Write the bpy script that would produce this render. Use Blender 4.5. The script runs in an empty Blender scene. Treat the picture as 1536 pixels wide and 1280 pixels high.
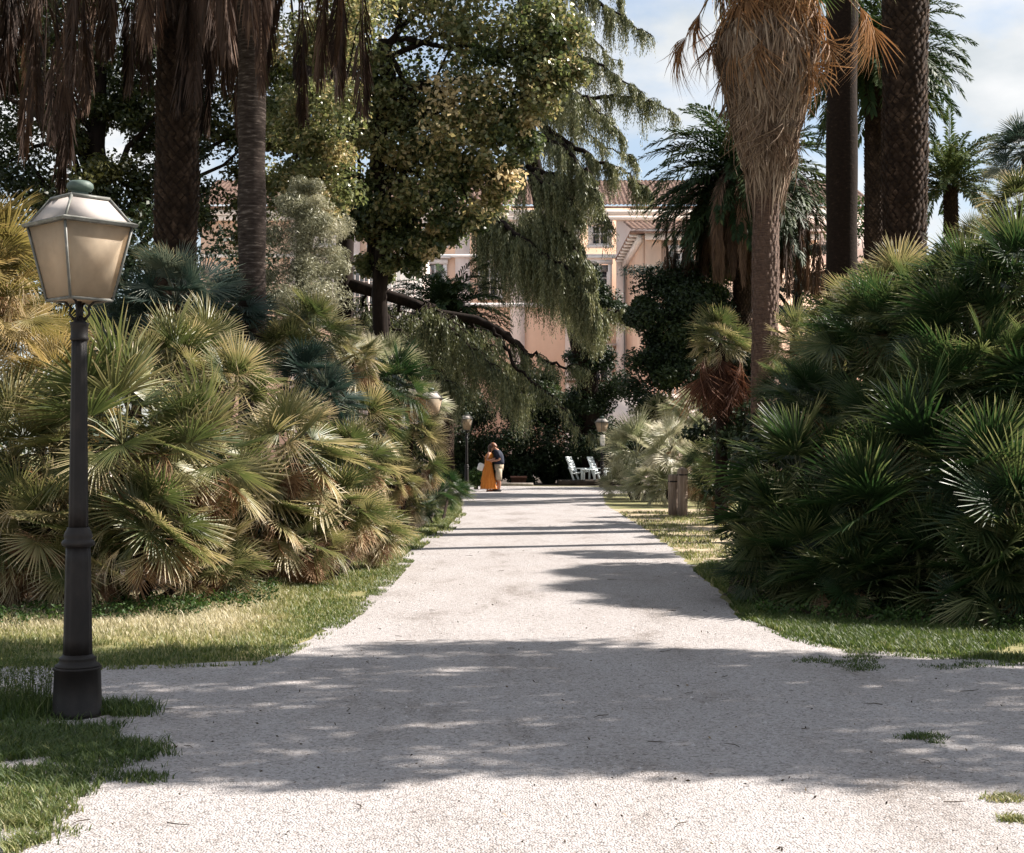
import bpy, math, random
import numpy as np
from mathutils import Vector, Matrix
R = np.random.default_rng(7)
random.seed(7)
sc = bpy.context.scene
COL = sc.collection
PI = math.pi
# ------------------------------------------------------------------ camera
F, CX, CY, HC, HOR = 2200.0, 768.0, 640.0, 1.33, 680.0
TILT = math.atan((HOR - CY) / F)
def P(px, py, Y):
    """world point seen at photo pixel (px,py) at depth Y along the ground"""
    a, b = (px - CX) / F, (CY - py) / F
    dy = math.cos(TILT) - b * math.sin(TILT); dz = math.sin(TILT) + b * math.cos(TILT)
    k = Y / dy
    return np.array([a * k, Y, HC + dz * k])
def G(px, py):
    b = (CY - py) / F
    dy = math.cos(TILT) - b * math.sin(TILT); dz = math.sin(TILT) + b * math.cos(TILT)
    k = -HC / dz
    return ((px - CX) / F * k, dy * k)
cam = bpy.data.cameras.new('camera'); co = bpy.data.objects.new('camera', cam); COL.objects.link(co)
cam.sensor_width = 36; cam.lens = F / 1536 * 36; cam.clip_end = 3000; cam.clip_start = 0.05
co.location = (0, 0, HC); co.rotation_euler = (PI / 2 + TILT, 0, 0)
sc.camera = co
# ------------------------------------------------------------------ light
SUN_AZ, SUN_EL = math.radians(18), math.radians(43)      # azimuth measured from +X towards +Y
sd = Vector((math.cos(SUN_EL) * math.cos(SUN_AZ), math.cos(SUN_EL) * math.sin(SUN_AZ), math.sin(SUN_EL)))
sl = bpy.data.lights.new('sun', 'SUN'); sl.energy = 5.0; sl.angle = math.radians(0.53); sl.color = (1.0, 0.93, 0.85)
so = bpy.data.objects.new('sun', sl); COL.objects.link(so); so.rotation_euler = (-sd).to_track_quat('-Z', 'Y').to_euler()
w = bpy.data.worlds.new('World'); sc.world = w; w.use_nodes = True
nt = w.node_tree; nt.nodes.clear()
def N(t, typ, **kw):
    n = t.nodes.new(typ)
    for k, v in kw.items(): setattr(n, k, v)
    return n
sky = N(nt, 'ShaderNodeTexSky', sky_type='NISHITA', sun_disc=False, sun_elevation=SUN_EL, sun_rotation=PI / 2 - SUN_AZ)
sky.air_density = 1.0; sky.dust_density = 0.8; sky.ozone_density = 1.0
tc = N(nt, 'ShaderNodeTexCoord'); mp = N(nt, 'ShaderNodeMapping'); mp.inputs['Scale'].default_value = (1, 1, 1.9)
mp.inputs['Location'].default_value = (0.61, 0.1, 0.02)
n1 = N(nt, 'ShaderNodeTexNoise'); n1.inputs['Scale'].default_value = 4.6; n1.inputs['Detail'].default_value = 9; n1.inputs['Roughness'].default_value = 0.56
cr = N(nt, 'ShaderNodeValToRGB'); cr.color_ramp.elements[0].position = 0.45; cr.color_ramp.elements[0].color = (.36, .36, .36, 1); cr.color_ramp.elements[1].position = 0.58
n2 = N(nt, 'ShaderNodeTexNoise'); n2.inputs['Scale'].default_value = 9; n2.inputs['Detail'].default_value = 6
cc = N(nt, 'ShaderNodeValToRGB')
cc.color_ramp.elements[0].position = 0.35; cc.color_ramp.elements[0].color = (4.0, 4.35, 4.6, 1)
cc.color_ramp.elements[1].position = 0.62; cc.color_ramp.elements[1].color = (5.9, 5.95, 6.0, 1)
mx = N(nt, 'ShaderNodeMixRGB'); bg = N(nt, 'ShaderNodeBackground'); bg.inputs['Strength'].default_value = 0.06
wo = N(nt, 'ShaderNodeOutputWorld'); L = nt.links.new
L(tc.outputs['Generated'], mp.inputs['Vector']); L(mp.outputs[0], n1.inputs['Vector']); L(mp.outputs[0], n2.inputs['Vector'])
L(n1.outputs['Fac'], cr.inputs[0]); L(n2.outputs['Fac'], cc.inputs[0])
L(cr.outputs['Color'], mx.inputs[0]); L(sky.outputs[0], mx.inputs[1]); L(cc.outputs[0], mx.inputs[2]); L(mx.outputs[0], bg.inputs[0]); L(bg.outputs[0], wo.inputs[0])
sc.view_settings.view_transform = 'Standard'; sc.view_settings.look = 'None'; sc.view_settings.exposure = 1.5; sc.view_settings.gamma = 1
sc.cycles.max_bounces = 6; sc.cycles.diffuse_bounces = 3; sc.cycles.glossy_bounces = 2; sc.cycles.transmission_bounces = 4
sc.cycles.sample_clamp_indirect = 5; sc.cycles.use_denoising = True
sc.cycles.use_adaptive_sampling = True; sc.cycles.adaptive_threshold = 0.015
# ------------------------------------------------------------------ materials
def new_mat(name):
    m = bpy.data.materials.new(name); m.use_nodes = True; m.node_tree.nodes.clear(); return m, m.node_tree
def ramp(t, cols, src=None):
    r = N(t, 'ShaderNodeValToRGB'); e = r.color_ramp.elements
    while len(e) < len(cols): e.new(0.5)
    for i, (p, c) in enumerate(cols): e[i].position = p; e[i].color = (*c, 1)
    if src is not None: t.links.new(src, r.inputs[0])
    return r
def leaf_mat(name, cols, rough=0.45, trans=0.3, spec=0.5, noise=6.0):
    m, t = new_mat(name); L = t.links.new
    at = N(t, 'ShaderNodeAttribute', attribute_name='tint')
    oi = N(t, 'ShaderNodeObjectInfo')
    g = N(t, 'ShaderNodeNewGeometry'); nz = N(t, 'ShaderNodeTexNoise'); nz.inputs['Scale'].default_value = noise; nz.inputs['Detail'].default_value = 3
    L(g.outputs['Position'], nz.inputs['Vector'])
    a = N(t, 'ShaderNodeMath', operation='MULTIPLY_ADD'); L(nz.outputs['Fac'], a.inputs[0]); a.inputs[1].default_value = 0.35; L(at.outputs['Fac'], a.inputs[2])
    b = N(t, 'ShaderNodeMath', operation='MULTIPLY_ADD'); L(oi.outputs['Random'], b.inputs[0]); b.inputs[1].default_value = 0.12; L(a.outputs[0], b.inputs[2])
    c = N(t, 'ShaderNodeMath', operation='SUBTRACT'); L(b.outputs[0], c.inputs[0]); c.inputs[1].default_value = 0.235
    r = ramp(t, cols, c.outputs[0])
    bs = N(t, 'ShaderNodeBsdfPrincipled'); bs.inputs['Roughness'].default_value = rough; bs.inputs['Specular IOR Level'].default_value = spec
    tr = N(t, 'ShaderNodeBsdfTranslucent'); ms = N(t, 'ShaderNodeMixShader'); ms.inputs[0].default_value = trans
    hs = N(t, 'ShaderNodeHueSaturation'); hs.inputs['Value'].default_value = 1.5; hs.inputs['Saturation'].default_value = 1.1
    o = N(t, 'ShaderNodeOutputMaterial')
    L(r.outputs[0], bs.inputs['Base Color']); L(r.outputs[0], hs.inputs['Color']); L(hs.outputs[0], tr.inputs['Color'])
    L(bs.outputs[0], ms.inputs[1]); L(tr.outputs[0], ms.inputs[2]); L(ms.outputs[0], o.inputs[0])
    return m
def surf_mat(name, cols, scale=8.0, rough=0.7, bump=0.3, stretch=(1, 1, 1), detail=6, metal=0.0, spec=0.4, trans=0.0, dist=0.02):
    m, t = new_mat(name); L = t.links.new
    g = N(t, 'ShaderNodeTexCoord'); mp = N(t, 'ShaderNodeMapping'); mp.inputs['Scale'].default_value = stretch
    nz = N(t, 'ShaderNodeTexNoise'); nz.inputs['Scale'].default_value = scale; nz.inputs['Detail'].default_value = detail; nz.inputs['Roughness'].default_value = 0.62
    L(g.outputs['Object'], mp.inputs[0]); L(mp.outputs[0], nz.inputs['Vector'])
    r = ramp(t, cols, nz.outputs['Fac'])
    bs = N(t, 'ShaderNodeBsdfPrincipled'); bs.inputs['Roughness'].default_value = rough; bs.inputs['Metallic'].default_value = metal; bs.inputs['Specular IOR Level'].default_value = spec
    L(r.outputs[0], bs.inputs['Base Color'])
    if bump:
        bp = N(t, 'ShaderNodeBump'); bp.inputs['Strength'].default_value = bump; bp.inputs['Distance'].default_value = dist
        L(nz.outputs['Fac'], bp.inputs['Height']); L(bp.outputs[0], bs.inputs['Normal'])
    o = N(t, 'ShaderNodeOutputMaterial')
    if trans:
        tr = N(t, 'ShaderNodeBsdfTranslucent'); ms = N(t, 'ShaderNodeMixShader'); ms.inputs[0].default_value = trans
        L(r.outputs[0], tr.inputs[0]); L(bs.outputs[0], ms.inputs[1]); L(tr.outputs[0], ms.inputs[2]); L(ms.outputs[0], o.inputs[0])
    else: L(bs.outputs[0], o.inputs[0])
    return m
M = {}
# fan palms: tint 0 = deep green ... 1 = straw
M['fan_olive'] = leaf_mat('fan_palm_leaf_olive', [(0, (0.0216, 0.0336, 0.012)), (.3, (0.0672, 0.084, 0.0288)), (.55, (0.18, 0.17, 0.072)), (.8, (0.408, 0.33, 0.18)), (1, (0.576, 0.48, 0.336))], .40, .28, .40)
M['fan_green'] = leaf_mat('fan_palm_leaf_green', [(0, (0.00874, 0.0207, 0.00762)), (.45, (0.0245, 0.0493, 0.0161)), (.72, (0.0874, 0.104, 0.0381)), (1, (0.245, 0.237, 0.114))], .40, .28, .36)
M['fan_teal'] = leaf_mat('fan_palm_leaf_blue', [(0, (0.0132, 0.0285, 0.0221)), (.5, (0.0374, 0.0608, 0.046)), (.85, (0.121, 0.133, 0.092)), (1, (0.264, 0.237, 0.147))], .45, .2, .35)
M['fan_pale'] = leaf_mat('fan_palm_leaf_pale', [(0, (0.066, 0.0825, 0.0385)), (.35, (0.209, 0.22, 0.121)), (.7, (0.44, 0.407, 0.286)), (1, (0.572, 0.517, 0.396))], .42, .28, .4)
M['fan_yellow'] = leaf_mat('fan_palm_leaf_yellow', [(0, (.05, .055, .018)), (.4, (.17, .14, .05)), (.8, (.36, .26, .12)), (1, (.46, .36, .22))], .45, .32, .35)
M['dead'] = leaf_mat('dead_frond', [(0, (.05, .025, .015)), (.4, (.16, .085, .045)), (.75, (.34, .21, .12)), (1, (.46, .33, .22))], .7, .15, .2)
M['dead_red'] = leaf_mat('dead_frond_rusty', [(0, (0.0298, 0.0133, 0.0095)), (.5, (0.111, 0.0475, 0.0285)), (1, (0.23, 0.123, 0.076))], .7, .15, .2)
M['dead_dark'] = leaf_mat('dead_hanging_frond', [(0, (.012, .007, .005)), (.5, (.050, .028, .019)), (1, (.19, .115, .075))], .7, .12, .2)
M['thatch'] = leaf_mat('palm_thatch', [(0, (.07, .042, .028)), (.4, (.20, .135, .095)), (.8, (.36, .27, .20)), (1, (.50, .40, .31))], .8, .05, .15)
M['thatch_orange'] = leaf_mat('palm_dead_fan', [(0, (.11, .05, .024)), (.5, (.27, .145, .07)), (1, (.46, .30, .18))], .65, .2, .25)
M['phoenix'] = leaf_mat('date_palm_leaf', [(0, (0.01, 0.0225, 0.01)), (.5, (0.0275, 0.0475, 0.0175)), (.85, (0.0875, 0.106, 0.0375)), (1, (0.163, 0.163, 0.0688))], .55, .2, .16)
M['broad'] = leaf_mat('broadleaf_olive', [(0, (0.0209, 0.0346, 0.0115)), (.35, (0.0604, 0.0824, 0.0308)), (.65, (0.163, 0.173, 0.0706)), (.85, (0.325, 0.27, 0.128)), (1, (0.534, 0.422, 0.244))], .36, .33, .5, 2.0)
M['broad_dark'] = leaf_mat('broadleaf_dark', [(0, (.010, .018, .006)), (.5, (.030, .042, .012)), (1, (.10, .095, .028))], .4, .25, .35, 2.0)
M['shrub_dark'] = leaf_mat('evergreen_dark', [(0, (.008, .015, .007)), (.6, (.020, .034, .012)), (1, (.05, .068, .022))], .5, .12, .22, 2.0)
M['shrub_green'] = leaf_mat('evergreen_green', [(0, (.014, .030, .010)), (.6, (.035, .065, .016)), (1, (.10, .15, .03))], .55, .2, .15, 2.0)
M['grey_leaf'] = leaf_mat('grey_olive_leaf', [(0, (0.092, 0.0978, 0.0575)), (.5, (0.253, 0.247, 0.161)), (1, (0.46, 0.425, 0.299))], .5, .2, .4, 3.0)
M['cedar'] = leaf_mat('weeping_cedar_needles', [(0, (0.013, 0.0208, 0.0104)), (.35, (0.052, 0.065, 0.0286)), (.7, (0.169, 0.176, 0.0806)), (1, (0.351, 0.325, 0.182))], .5, .2, .4, 1.5)
M['cedar_teal'] = leaf_mat('flat_cedar_needles', [(0, (.008, .018, .014)), (.6, (.022, .044, .034)), (1, (.06, .09, .06))], .5, .12, .4, 1.5)
M['grass'] = leaf_mat('grass_blade', [(0, (.026, .050, .012)), (.35, (.075, .105, .026)), (.6, (.20, .20, .075)), (.85, (.35, .305, .18)), (1, (.45, .40, .27))], .5, .3, .3, 1.3)
M['litter'] = leaf_mat('leaf_litter', [(0, (.02, .014, .01)), (.5, (.07, .05, .03)), (1, (.22, .16, .10))], .7, 0.05, .2)
M['bark_palm'] = surf_mat('date_palm_bark', [(.3, (.012, .008, .006)), (.6, (.022, .014, .010)), (.8, (.065, .043, .032))], 14, .9, .5, (1, 1, 1.6), spec=.1)
M['bark_palm_warm'] = surf_mat('fan_palm_bark', [(.3, (0.0432, 0.023, 0.0158)), (.55, (0.101, 0.0562, 0.0374)), (.8, (0.18, 0.115, 0.0792))], 10, .85, .6, (1, 1, 7))
M['bark_grey'] = surf_mat('smooth_palm_bark', [(.3, (.016, .011, .009)), (.55, (.048, .036, .030)), (.78, (.22, .18, .155))], 6, .9, .6, (1, 1, 5), spec=.1)
M['bark'] = surf_mat('tree_bark', [(.3, (.007, .005, .004)), (.6, (.022, .015, .012)), (.85, (.06, .045, .036))], 6, .9, .6, (1, 1, .3), spec=.1)
M['stub'] = surf_mat('leaf_base_stub', [(.3, (.010, .006, .004)), (.55, (.034, .021, .014)), (.8, (.13, .083, .057))], 5, .9, .4, spec=.1)
M['iron'] = surf_mat('painted_cast_iron', [(.3, (.007, .0055, .005)), (.55, (.014, .011, .010)), (.72, (.026, .020, .017)), (.82, (.07, .05, .04))], 9, .6, .25, (1, 1, .6), spec=.28)
M['iron_spots'] = M['iron']
M['copper'] = surf_mat('verdigris_metal', [(.3, (.03, .045, .038)), (.55, (.075, .105, .088)), (.8, (.16, .19, .165))], 14, .6, .15)
M['frame'] = surf_mat('lantern_frame_metal', [(.3, (.07, .07, .062)), (.55, (.13, .13, .115)), (.8, (.28, .27, .245))], 16, .5, .1)
M['glass'] = surf_mat('frosted_lantern_glass', [(.3, (.56, .47, .36)), (.55, (.74, .64, .51)), (.8, (.78, .70, .58))], 3.5, .9, 0, trans=.68, spec=.12)
M['glass_top'] = surf_mat('frosted_roof_glass', [(.3, (.48, .43, .40)), (.55, (.60, .55, .52)), (.8, (.66, .62, .58))], 4, .8, 0, trans=.35, spec=.12)
M['post'] = surf_mat('weathered_wood', [(.3, (.10, .07, .052)), (.55, (.22, .165, .125)), (.8, (.36, .29, .235))], 9, .85, .6, (2.5, 2.5, .25))
M['white_wood'] = surf_mat('white_painted_wood', [(.3, (.55, .60, .61)), (.6, (.70, .74, .74)), (.8, (.78, .8, .8))], 8, .55, .1)
M['stone'] = surf_mat('kerb_stone', [(.3, (.22, .18, .15)), (.6, (.36, .31, .27)), (.8, (.48, .43, .38))], 7, .9, .4)
M['terracotta'] = surf_mat('terracotta', [(.3, (.14, .06, .04)), (.6, (.25, .12, .085)), (.8, (.34, .19, .14))], 7, .85, .3)
M['plaster'] = surf_mat('peach_plaster', [(.25, (.72, .48, .35)), (.55, (.80, .55, .41)), (.8, (.84, .62, .49))], .9, .9, .1, (1, 1, .5))
M['plaster_pink'] = surf_mat('pink_white_plaster', [(.25, (.70, .56, .50)), (.55, (.79, .66, .60)), (.8, (.84, .74, .68))], .8, .9, .1, (1, 1, .4))
M['plaster_mauve'] = surf_mat('mauve_plaster', [(.25, (.54, .44, .42)), (.55, (.64, .54, .51)), (.8, (.7, .61, .58))], .8, .9, .1, (1, 1, .4))  # greyer, darker plaster colour for the upper storey
M['white_trim'] = surf_mat('white_trim', [(.3, (.74, .68, .65)), (.7, (.84, .80, .77))], 2, .7, .05)
M['pane'] = surf_mat('window_pane', [(.3, (.012, .016, .018)), (.7, (.035, .045, .048))], 1.5, .12, 0, spec=.7)
M['shutter'] = surf_mat('roller_blind', [(.3, (.22, .21, .2)), (.7, (.32, .31, .3))], 2, .7, 0)
M['navy'] = surf_mat('navy_cotton', [(.3, (.005, .008, .020)), (.7, (.011, .016, .034))], 12, .85, .2)
M['shorts'] = surf_mat('beige_shorts_cloth', [(.3, (.33, .27, .19)), (.7, (.46, .39, .29))], 12, .85, .2)
M['orange'] = surf_mat('orange_dress_cloth', [(.3, (.50, .15, .018)), (.7, (.66, .235, .035))], 10, .8, .3, (1, 1, .4), trans=.12)
M['skin'] = surf_mat('skin', [(.3, (.36, .17, .105)), (.7, (.47, .245, .16))], 9, .55, .05)
M['hair'] = surf_mat('brown_hair', [(.3, (.030, .013, .008)), (.7, (.085, .034, .018))], 30, .5, .3, (1, 1, .2))
M['hair_red'] = surf_mat('auburn_hair', [(.3, (.10, .035, .015)), (.7, (.26, .095, .04))], 30, .5, .3)
M['white_cloth'] = surf_mat('white_canvas', [(.3, (.62, .58, .54)), (.7, (.76, .73, .7))], 12, .8, .2)
M['shoe'] = surf_mat('dark_shoe', [(.3, (.015, .012, .012)), (.7, (.035, .03, .03))], 12, .6, .1)
# gravel ---------------------------------------------------------------
def gravel_mat():
    m, t = new_mat('pale_gravel'); L = t.links.new
    g = N(t, 'ShaderNodeNewGeometry')
    v = N(t, 'ShaderNodeTexVoronoi'); v.inputs['Scale'].default_value = 105; v.inputs['Randomness'].default_value = 1
    v2 = N(t, 'ShaderNodeTexVoronoi'); v2.inputs['Scale'].default_value = 55
    nz = N(t, 'ShaderNodeTexNoise'); nz.inputs['Scale'].default_value = 1.1; nz.inputs['Detail'].default_value = 8; nz.inputs['Roughness'].default_value = .68
    nf = N(t, 'ShaderNodeTexNoise'); nf.inputs['Scale'].default_value = 26; nf.inputs['Detail'].default_value = 5
    for x in (v, v2, nf): L(g.outputs['Position'], x.inputs['Vector'])
    st = N(t, 'ShaderNodeMapping'); st.inputs['Scale'].default_value = (1.5, .55, 1); st.inputs['Rotation'].default_value = (0, 0, .04); L(g.outputs['Position'], st.inputs[0]); L(st.outputs[0], nz.inputs['Vector'])
    sep = N(t, 'ShaderNodeSeparateColor'); L(v.outputs['Color'], sep.inputs[0])
    r = ramp(t, [(0, (.12, .107, .102)), (.09, (.28, .262, .257)), (.5, (.375, .350, .345)), (1, (.43, .405, .40))], sep.outputs[0])
    r2 = ramp(t, [(.3, (.50, .46, .42)), (.45, (.88, .86, .84)), (.66, (1, 1, 1))], nz.outputs['Fac'])
    r3 = ramp(t, [(.30, (.50, .46, .43)), (.42, (.95, .94, .93)), (.6, (1, 1, 1))], nf.outputs['Fac'])
    m1 = N(t, 'ShaderNodeMixRGB', blend_type='MULTIPLY'); m1.inputs[0].default_value = .85
    m2 = N(t, 'ShaderNodeMixRGB', blend_type='MULTIPLY'); m2.inputs[0].default_value = .8
    L(r.outputs[0], m1.inputs[1]); L(r2.outputs[0], m1.inputs[2]); L(m1.outputs[0], m2.inputs[1]); L(r3.outputs[0], m2.inputs[2])
    bs = N(t, 'ShaderNodeBsdfPrincipled'); bs.inputs['Roughness'].default_value = .9; bs.inputs['Specular IOR Level'].default_value = .25
    L(m2.outputs[0], bs.inputs['Base Color'])
    ad = N(t, 'ShaderNodeMath', operation='MULTIPLY_ADD'); L(v2.outputs['Distance'], ad.inputs[0]); ad.inputs[1].default_value = .5; L(v.outputs['Distance'], ad.inputs[2])
    inv = N(t, 'ShaderNodeMath', operation='MULTIPLY_ADD'); L(nf.outputs['Fac'], inv.inputs[0]); inv.inputs[1].default_value = .9
    neg = N(t, 'ShaderNodeMath', operation='MULTIPLY'); L(ad.outputs[0], neg.inputs[0]); neg.inputs[1].default_value = -1.0; L(neg.outputs[0], inv.inputs[2])
    bp = N(t, 'ShaderNodeBump'); bp.inputs['Strength'].default_value = .75; bp.inputs['Distance'].default_value = .012
    L(inv.outputs[0], bp.inputs['Height']); L(bp.outputs[0], bs.inputs['Normal'])
    o = N(t, 'ShaderNodeOutputMaterial'); L(bs.outputs[0], o.inputs[0]); return m
M['gravel'] = gravel_mat()
M['pebble'] = leaf_mat('pebble', [(0, (.12, .107, .102)), (.25, (.28, .262, .257)), (.7, (.375, .350, .345)), (1, (.43, .405, .40))], .8, 0, .3, 20)
M['soil'] = surf_mat('dry_soil_and_turf', [(.3, (.05, .055, .018)), (.48, (.12, .12, .04)), (.62, (.24, .20, .09)), (.8, (.34, .28, .16))], 1.7, .95, .6, detail=10)
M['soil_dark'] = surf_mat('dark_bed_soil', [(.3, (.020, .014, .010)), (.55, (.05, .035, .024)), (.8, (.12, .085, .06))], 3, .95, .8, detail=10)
M['dirt'] = surf_mat('dry_dirt', [(.3, (.16, .125, .07)), (.5, (.30, .235, .15)), (.75, (.46, .38, .28))], 2.2, .95, .5, detail=10)
def tile_mat():
    m, t = new_mat('roof_tiles'); L = t.links.new
    g = N(t, 'ShaderNodeTexCoord'); nz = N(t, 'ShaderNodeTexNoise'); nz.inputs['Scale'].default_value = 3; nz.inputs['Detail'].default_value = 8
    L(g.outputs['Object'], nz.inputs['Vector'])
    r = ramp(t, [(.3, (.13, .07, .05)), (.5, (.24, .145, .11)), (.72, (.36, .25, .2))], nz.outputs['Fac'])
    bs = N(t, 'ShaderNodeBsdfPrincipled'); bs.inputs['Roughness'].default_value = .9; L(r.outputs[0], bs.inputs['Base Color'])
    o = N(t, 'ShaderNodeOutputMaterial'); L(bs.outputs[0], o.inputs[0]); return m
M['tile'] = tile_mat()
# ------------------------------------------------------------------ objects
OFF = {}
def tag(o, label=None, cat=None, group=None, kind=None):
    if label: o['label'] = label
    if cat: o['category'] = cat
    if group: o['group'] = group
    if kind: o['kind'] = kind
    return o
def thing(name, label, cat, loc, group=None):
    o = bpy.data.objects.new(name, None); COL.objects.link(o); o.location = tuple(float(x) for x in loc); o.empty_display_size = .2
    OFF[o.name] = np.array(loc, float)
    return tag(o, label, cat, group)
def link(name, me, parent=None, loc=(0, 0, 0), rot=(0, 0, 0), scale=1.0):
    o = bpy.data.objects.new(name, me); COL.objects.link(o)
    o.location = tuple(float(x) for x in loc); o.rotation_euler = rot
    o.scale = (scale,) * 3 if not hasattr(scale, '__len__') else scale
    if parent is not None: o.parent = parent; OFF[o.name] = OFF[parent.name]
    return o
class MB:
    def __init__(s): s.v = []; s.f = []; s.t = []; s.n = 0
    def add(s, V, Fc, tint=.5):
        V = np.asarray(V, float).reshape(-1, 3); Fc = np.asarray(Fc, int)
        s.v.append(V); s.f.append((Fc + s.n)); s.t.append(np.broadcast_to(np.asarray(tint, float), (len(V),)).copy()); s.n += len(V); return s
    def mesh(s, name, mat, offset=None, smooth=False):
        V = np.concatenate(s.v)
        if offset is not None: V = V - offset
        me = bpy.data.meshes.new(name)
        tot = np.concatenate([np.full(len(f), f.shape[1], int) for f in s.f]); idx = np.concatenate([f.ravel() for f in s.f])
        me.vertices.add(len(V)); me.vertices.foreach_set('co', V.astype(np.float32).ravel())
        me.loops.add(len(idx)); me.loops.foreach_set('vertex_index', idx.astype(np.int32))
        me.polygons.add(len(tot)); st = np.concatenate([[0], np.cumsum(tot)[:-1]])
        me.polygons.foreach_set('loop_start', st.astype(np.int32))
        a = me.attributes.new('tint', 'FLOAT', 'POINT'); a.data.foreach_set('value', np.concatenate(s.t).astype(np.float32))
        if smooth: me.polygons.foreach_set('use_smooth', np.ones(len(tot), bool))
        me.update(calc_edges=True); me.validate()
        me.materials.append(mat); return me
    def build(s, name, mat, parent=None, smooth=False):
        me = s.mesh(name, mat, OFF[parent.name] if parent is not None else None, smooth)
        return link(name, me, parent)
    # shapes
    def box(s, c, size, rot=None, bev=0.0, tint=.5):
        h = np.array(size, float) / 2; b = min(bev, h.min() * .9)
        if b <= 0:
            V = np.array([[x, y, z] for x in (-1, 1) for y in (-1, 1) for z in (-1, 1)]) * h
            Fc = [[0, 1, 3, 2], [4, 6, 7, 5], [0, 4, 5, 1], [2, 3, 7, 6], [0, 2, 6, 4], [1, 5, 7, 3]]
            if rot is not None: V = V @ np.array(rot).T
            return s.add(V + np.array(c), Fc, tint)
        bm_ = []; 
        zs = [(-h[2], b), (-h[2] + b, 0), (h[2] - b, 0), (h[2], b)]
        for z, i in zs:
            hx, hy = h[0] - i, h[1] - i; k = b if i == 0 else b * .4
            for (sx, sy, e) in ((1, -1, 0), (1, -1, 1), (1, 1, 1), (1, 1, 0), (-1, 1, 0), (-1, 1, 1), (-1, -1, 1), (-1, -1, 0)):
                bm_.append([sx * (hx - (k if not e else 0)), sy * (hy - (k if e else 0)), z])
        V = np.array(bm_); 
        if rot is not None: V = V @ np.array(rot).T
        V = V + np.array(c); fq = []
        for r in range(3):
            for k in range(8): fq.append([r * 8 + k, r * 8 + (k + 1) % 8, r * 8 + 8 + (k + 1) % 8, r * 8 + 8 + k])
        s.add(V, fq, tint)
        n0 = s.n - 32
        s.f.append(np.array([[n0 + k for k in range(7, -1, -1)]])); s.f.append(np.array([[n0 + 24 + k for k in range(8)]]))
        return s
    def tube(s, pts, rad, seg=8, cap=True, tint=.5, flat=None):
        pts = np.asarray(pts, float); rad = np.broadcast_to(np.asarray(rad, float), (len(pts),))
        d = np.gradient(pts, axis=0); d /= np.linalg.norm(d, axis=1, keepdims=True) + 1e-9
        ref = np.array([0, 0, 1.]) if abs(d[:, 2]).mean() < .8 else np.array([1., 0, 0])
        a = np.cross(d, ref); a /= np.linalg.norm(a, axis=1, keepdims=True) + 1e-9; b = np.cross(d, a)
        th = np.linspace(0, 2 * PI, seg, endpoint=False)
        V = pts[:, None, :] + rad[:, None, None] * (np.cos(th)[None, :, None] * a[:, None, :] + np.sin(th)[None, :, None] * b[:, None, :])
        n = len(pts); i, k = np.meshgrid(np.arange(n - 1), np.arange(seg), indexing='ij'); k2 = (k + 1) % seg
        Fq = np.stack([i * seg + k, i * seg + k2, (i + 1) * seg + k2, (i + 1) * seg + k], -1).reshape(-1, 4)
        s.add(V.reshape(-1, 3), Fq, tint)
        if cap:
            n0 = s.n - n * seg
            s.f.append(np.array([[n0 + q for q in range(seg - 1, -1, -1)]])); s.f.append(np.array([[n0 + (n - 1) * seg + q for q in range(seg)]]))
        return s
    def lathe(s, prof, c=(0, 0, 0), seg=16, flute=0.0, rot=0.0, tint=.5, nfl=None):
        th = np.linspace(0, 2 * PI, seg, endpoint=False) + rot
        prof = np.asarray(prof, float); m = 1 + (flute * np.cos((nfl or seg // 2) * (th - rot)) if flute else 0)
        V = np.stack([prof[:, 0, None] * np.cos(th) * m, prof[:, 0, None] * np.sin(th) * m, np.broadcast_to(prof[:, 1, None], (len(prof), seg))], -1) + np.array(c)
        n = len(prof); i, k = np.meshgrid(np.arange(n - 1), np.arange(seg), indexing='ij'); k2 = (k + 1) % seg
        s.add(V.reshape(-1, 3), np.stack([i * seg + k, i * seg + k2, (i + 1) * seg + k2, (i + 1) * seg + k], -1).reshape(-1, 4), tint)
        n0 = s.n - n * seg
        s.f.append(np.array([[n0 + q for q in range(seg - 1, -1, -1)]])); s.f.append(np.array([[n0 + (n - 1) * seg + q for q in range(seg)]]))
        return s
def unit(v): v = np.asarray(v, float); return v / (np.linalg.norm(v, axis=-1, keepdims=True) + 1e-9)
def frame(d, up=(0, 0, 1), roll=0.0):
    x = unit(d); u = np.array(up, float)
    if abs(x @ u) > .97: u = np.array([1., .2, 0])
    y = unit(np.cross(u, x)); z = np.cross(x, y)
    if roll: c, s_ = math.cos(roll), math.sin(roll); y, z = c * y + s_ * z, -s_ * y + c * z
    return np.stack([x, y, z], 1)
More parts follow.
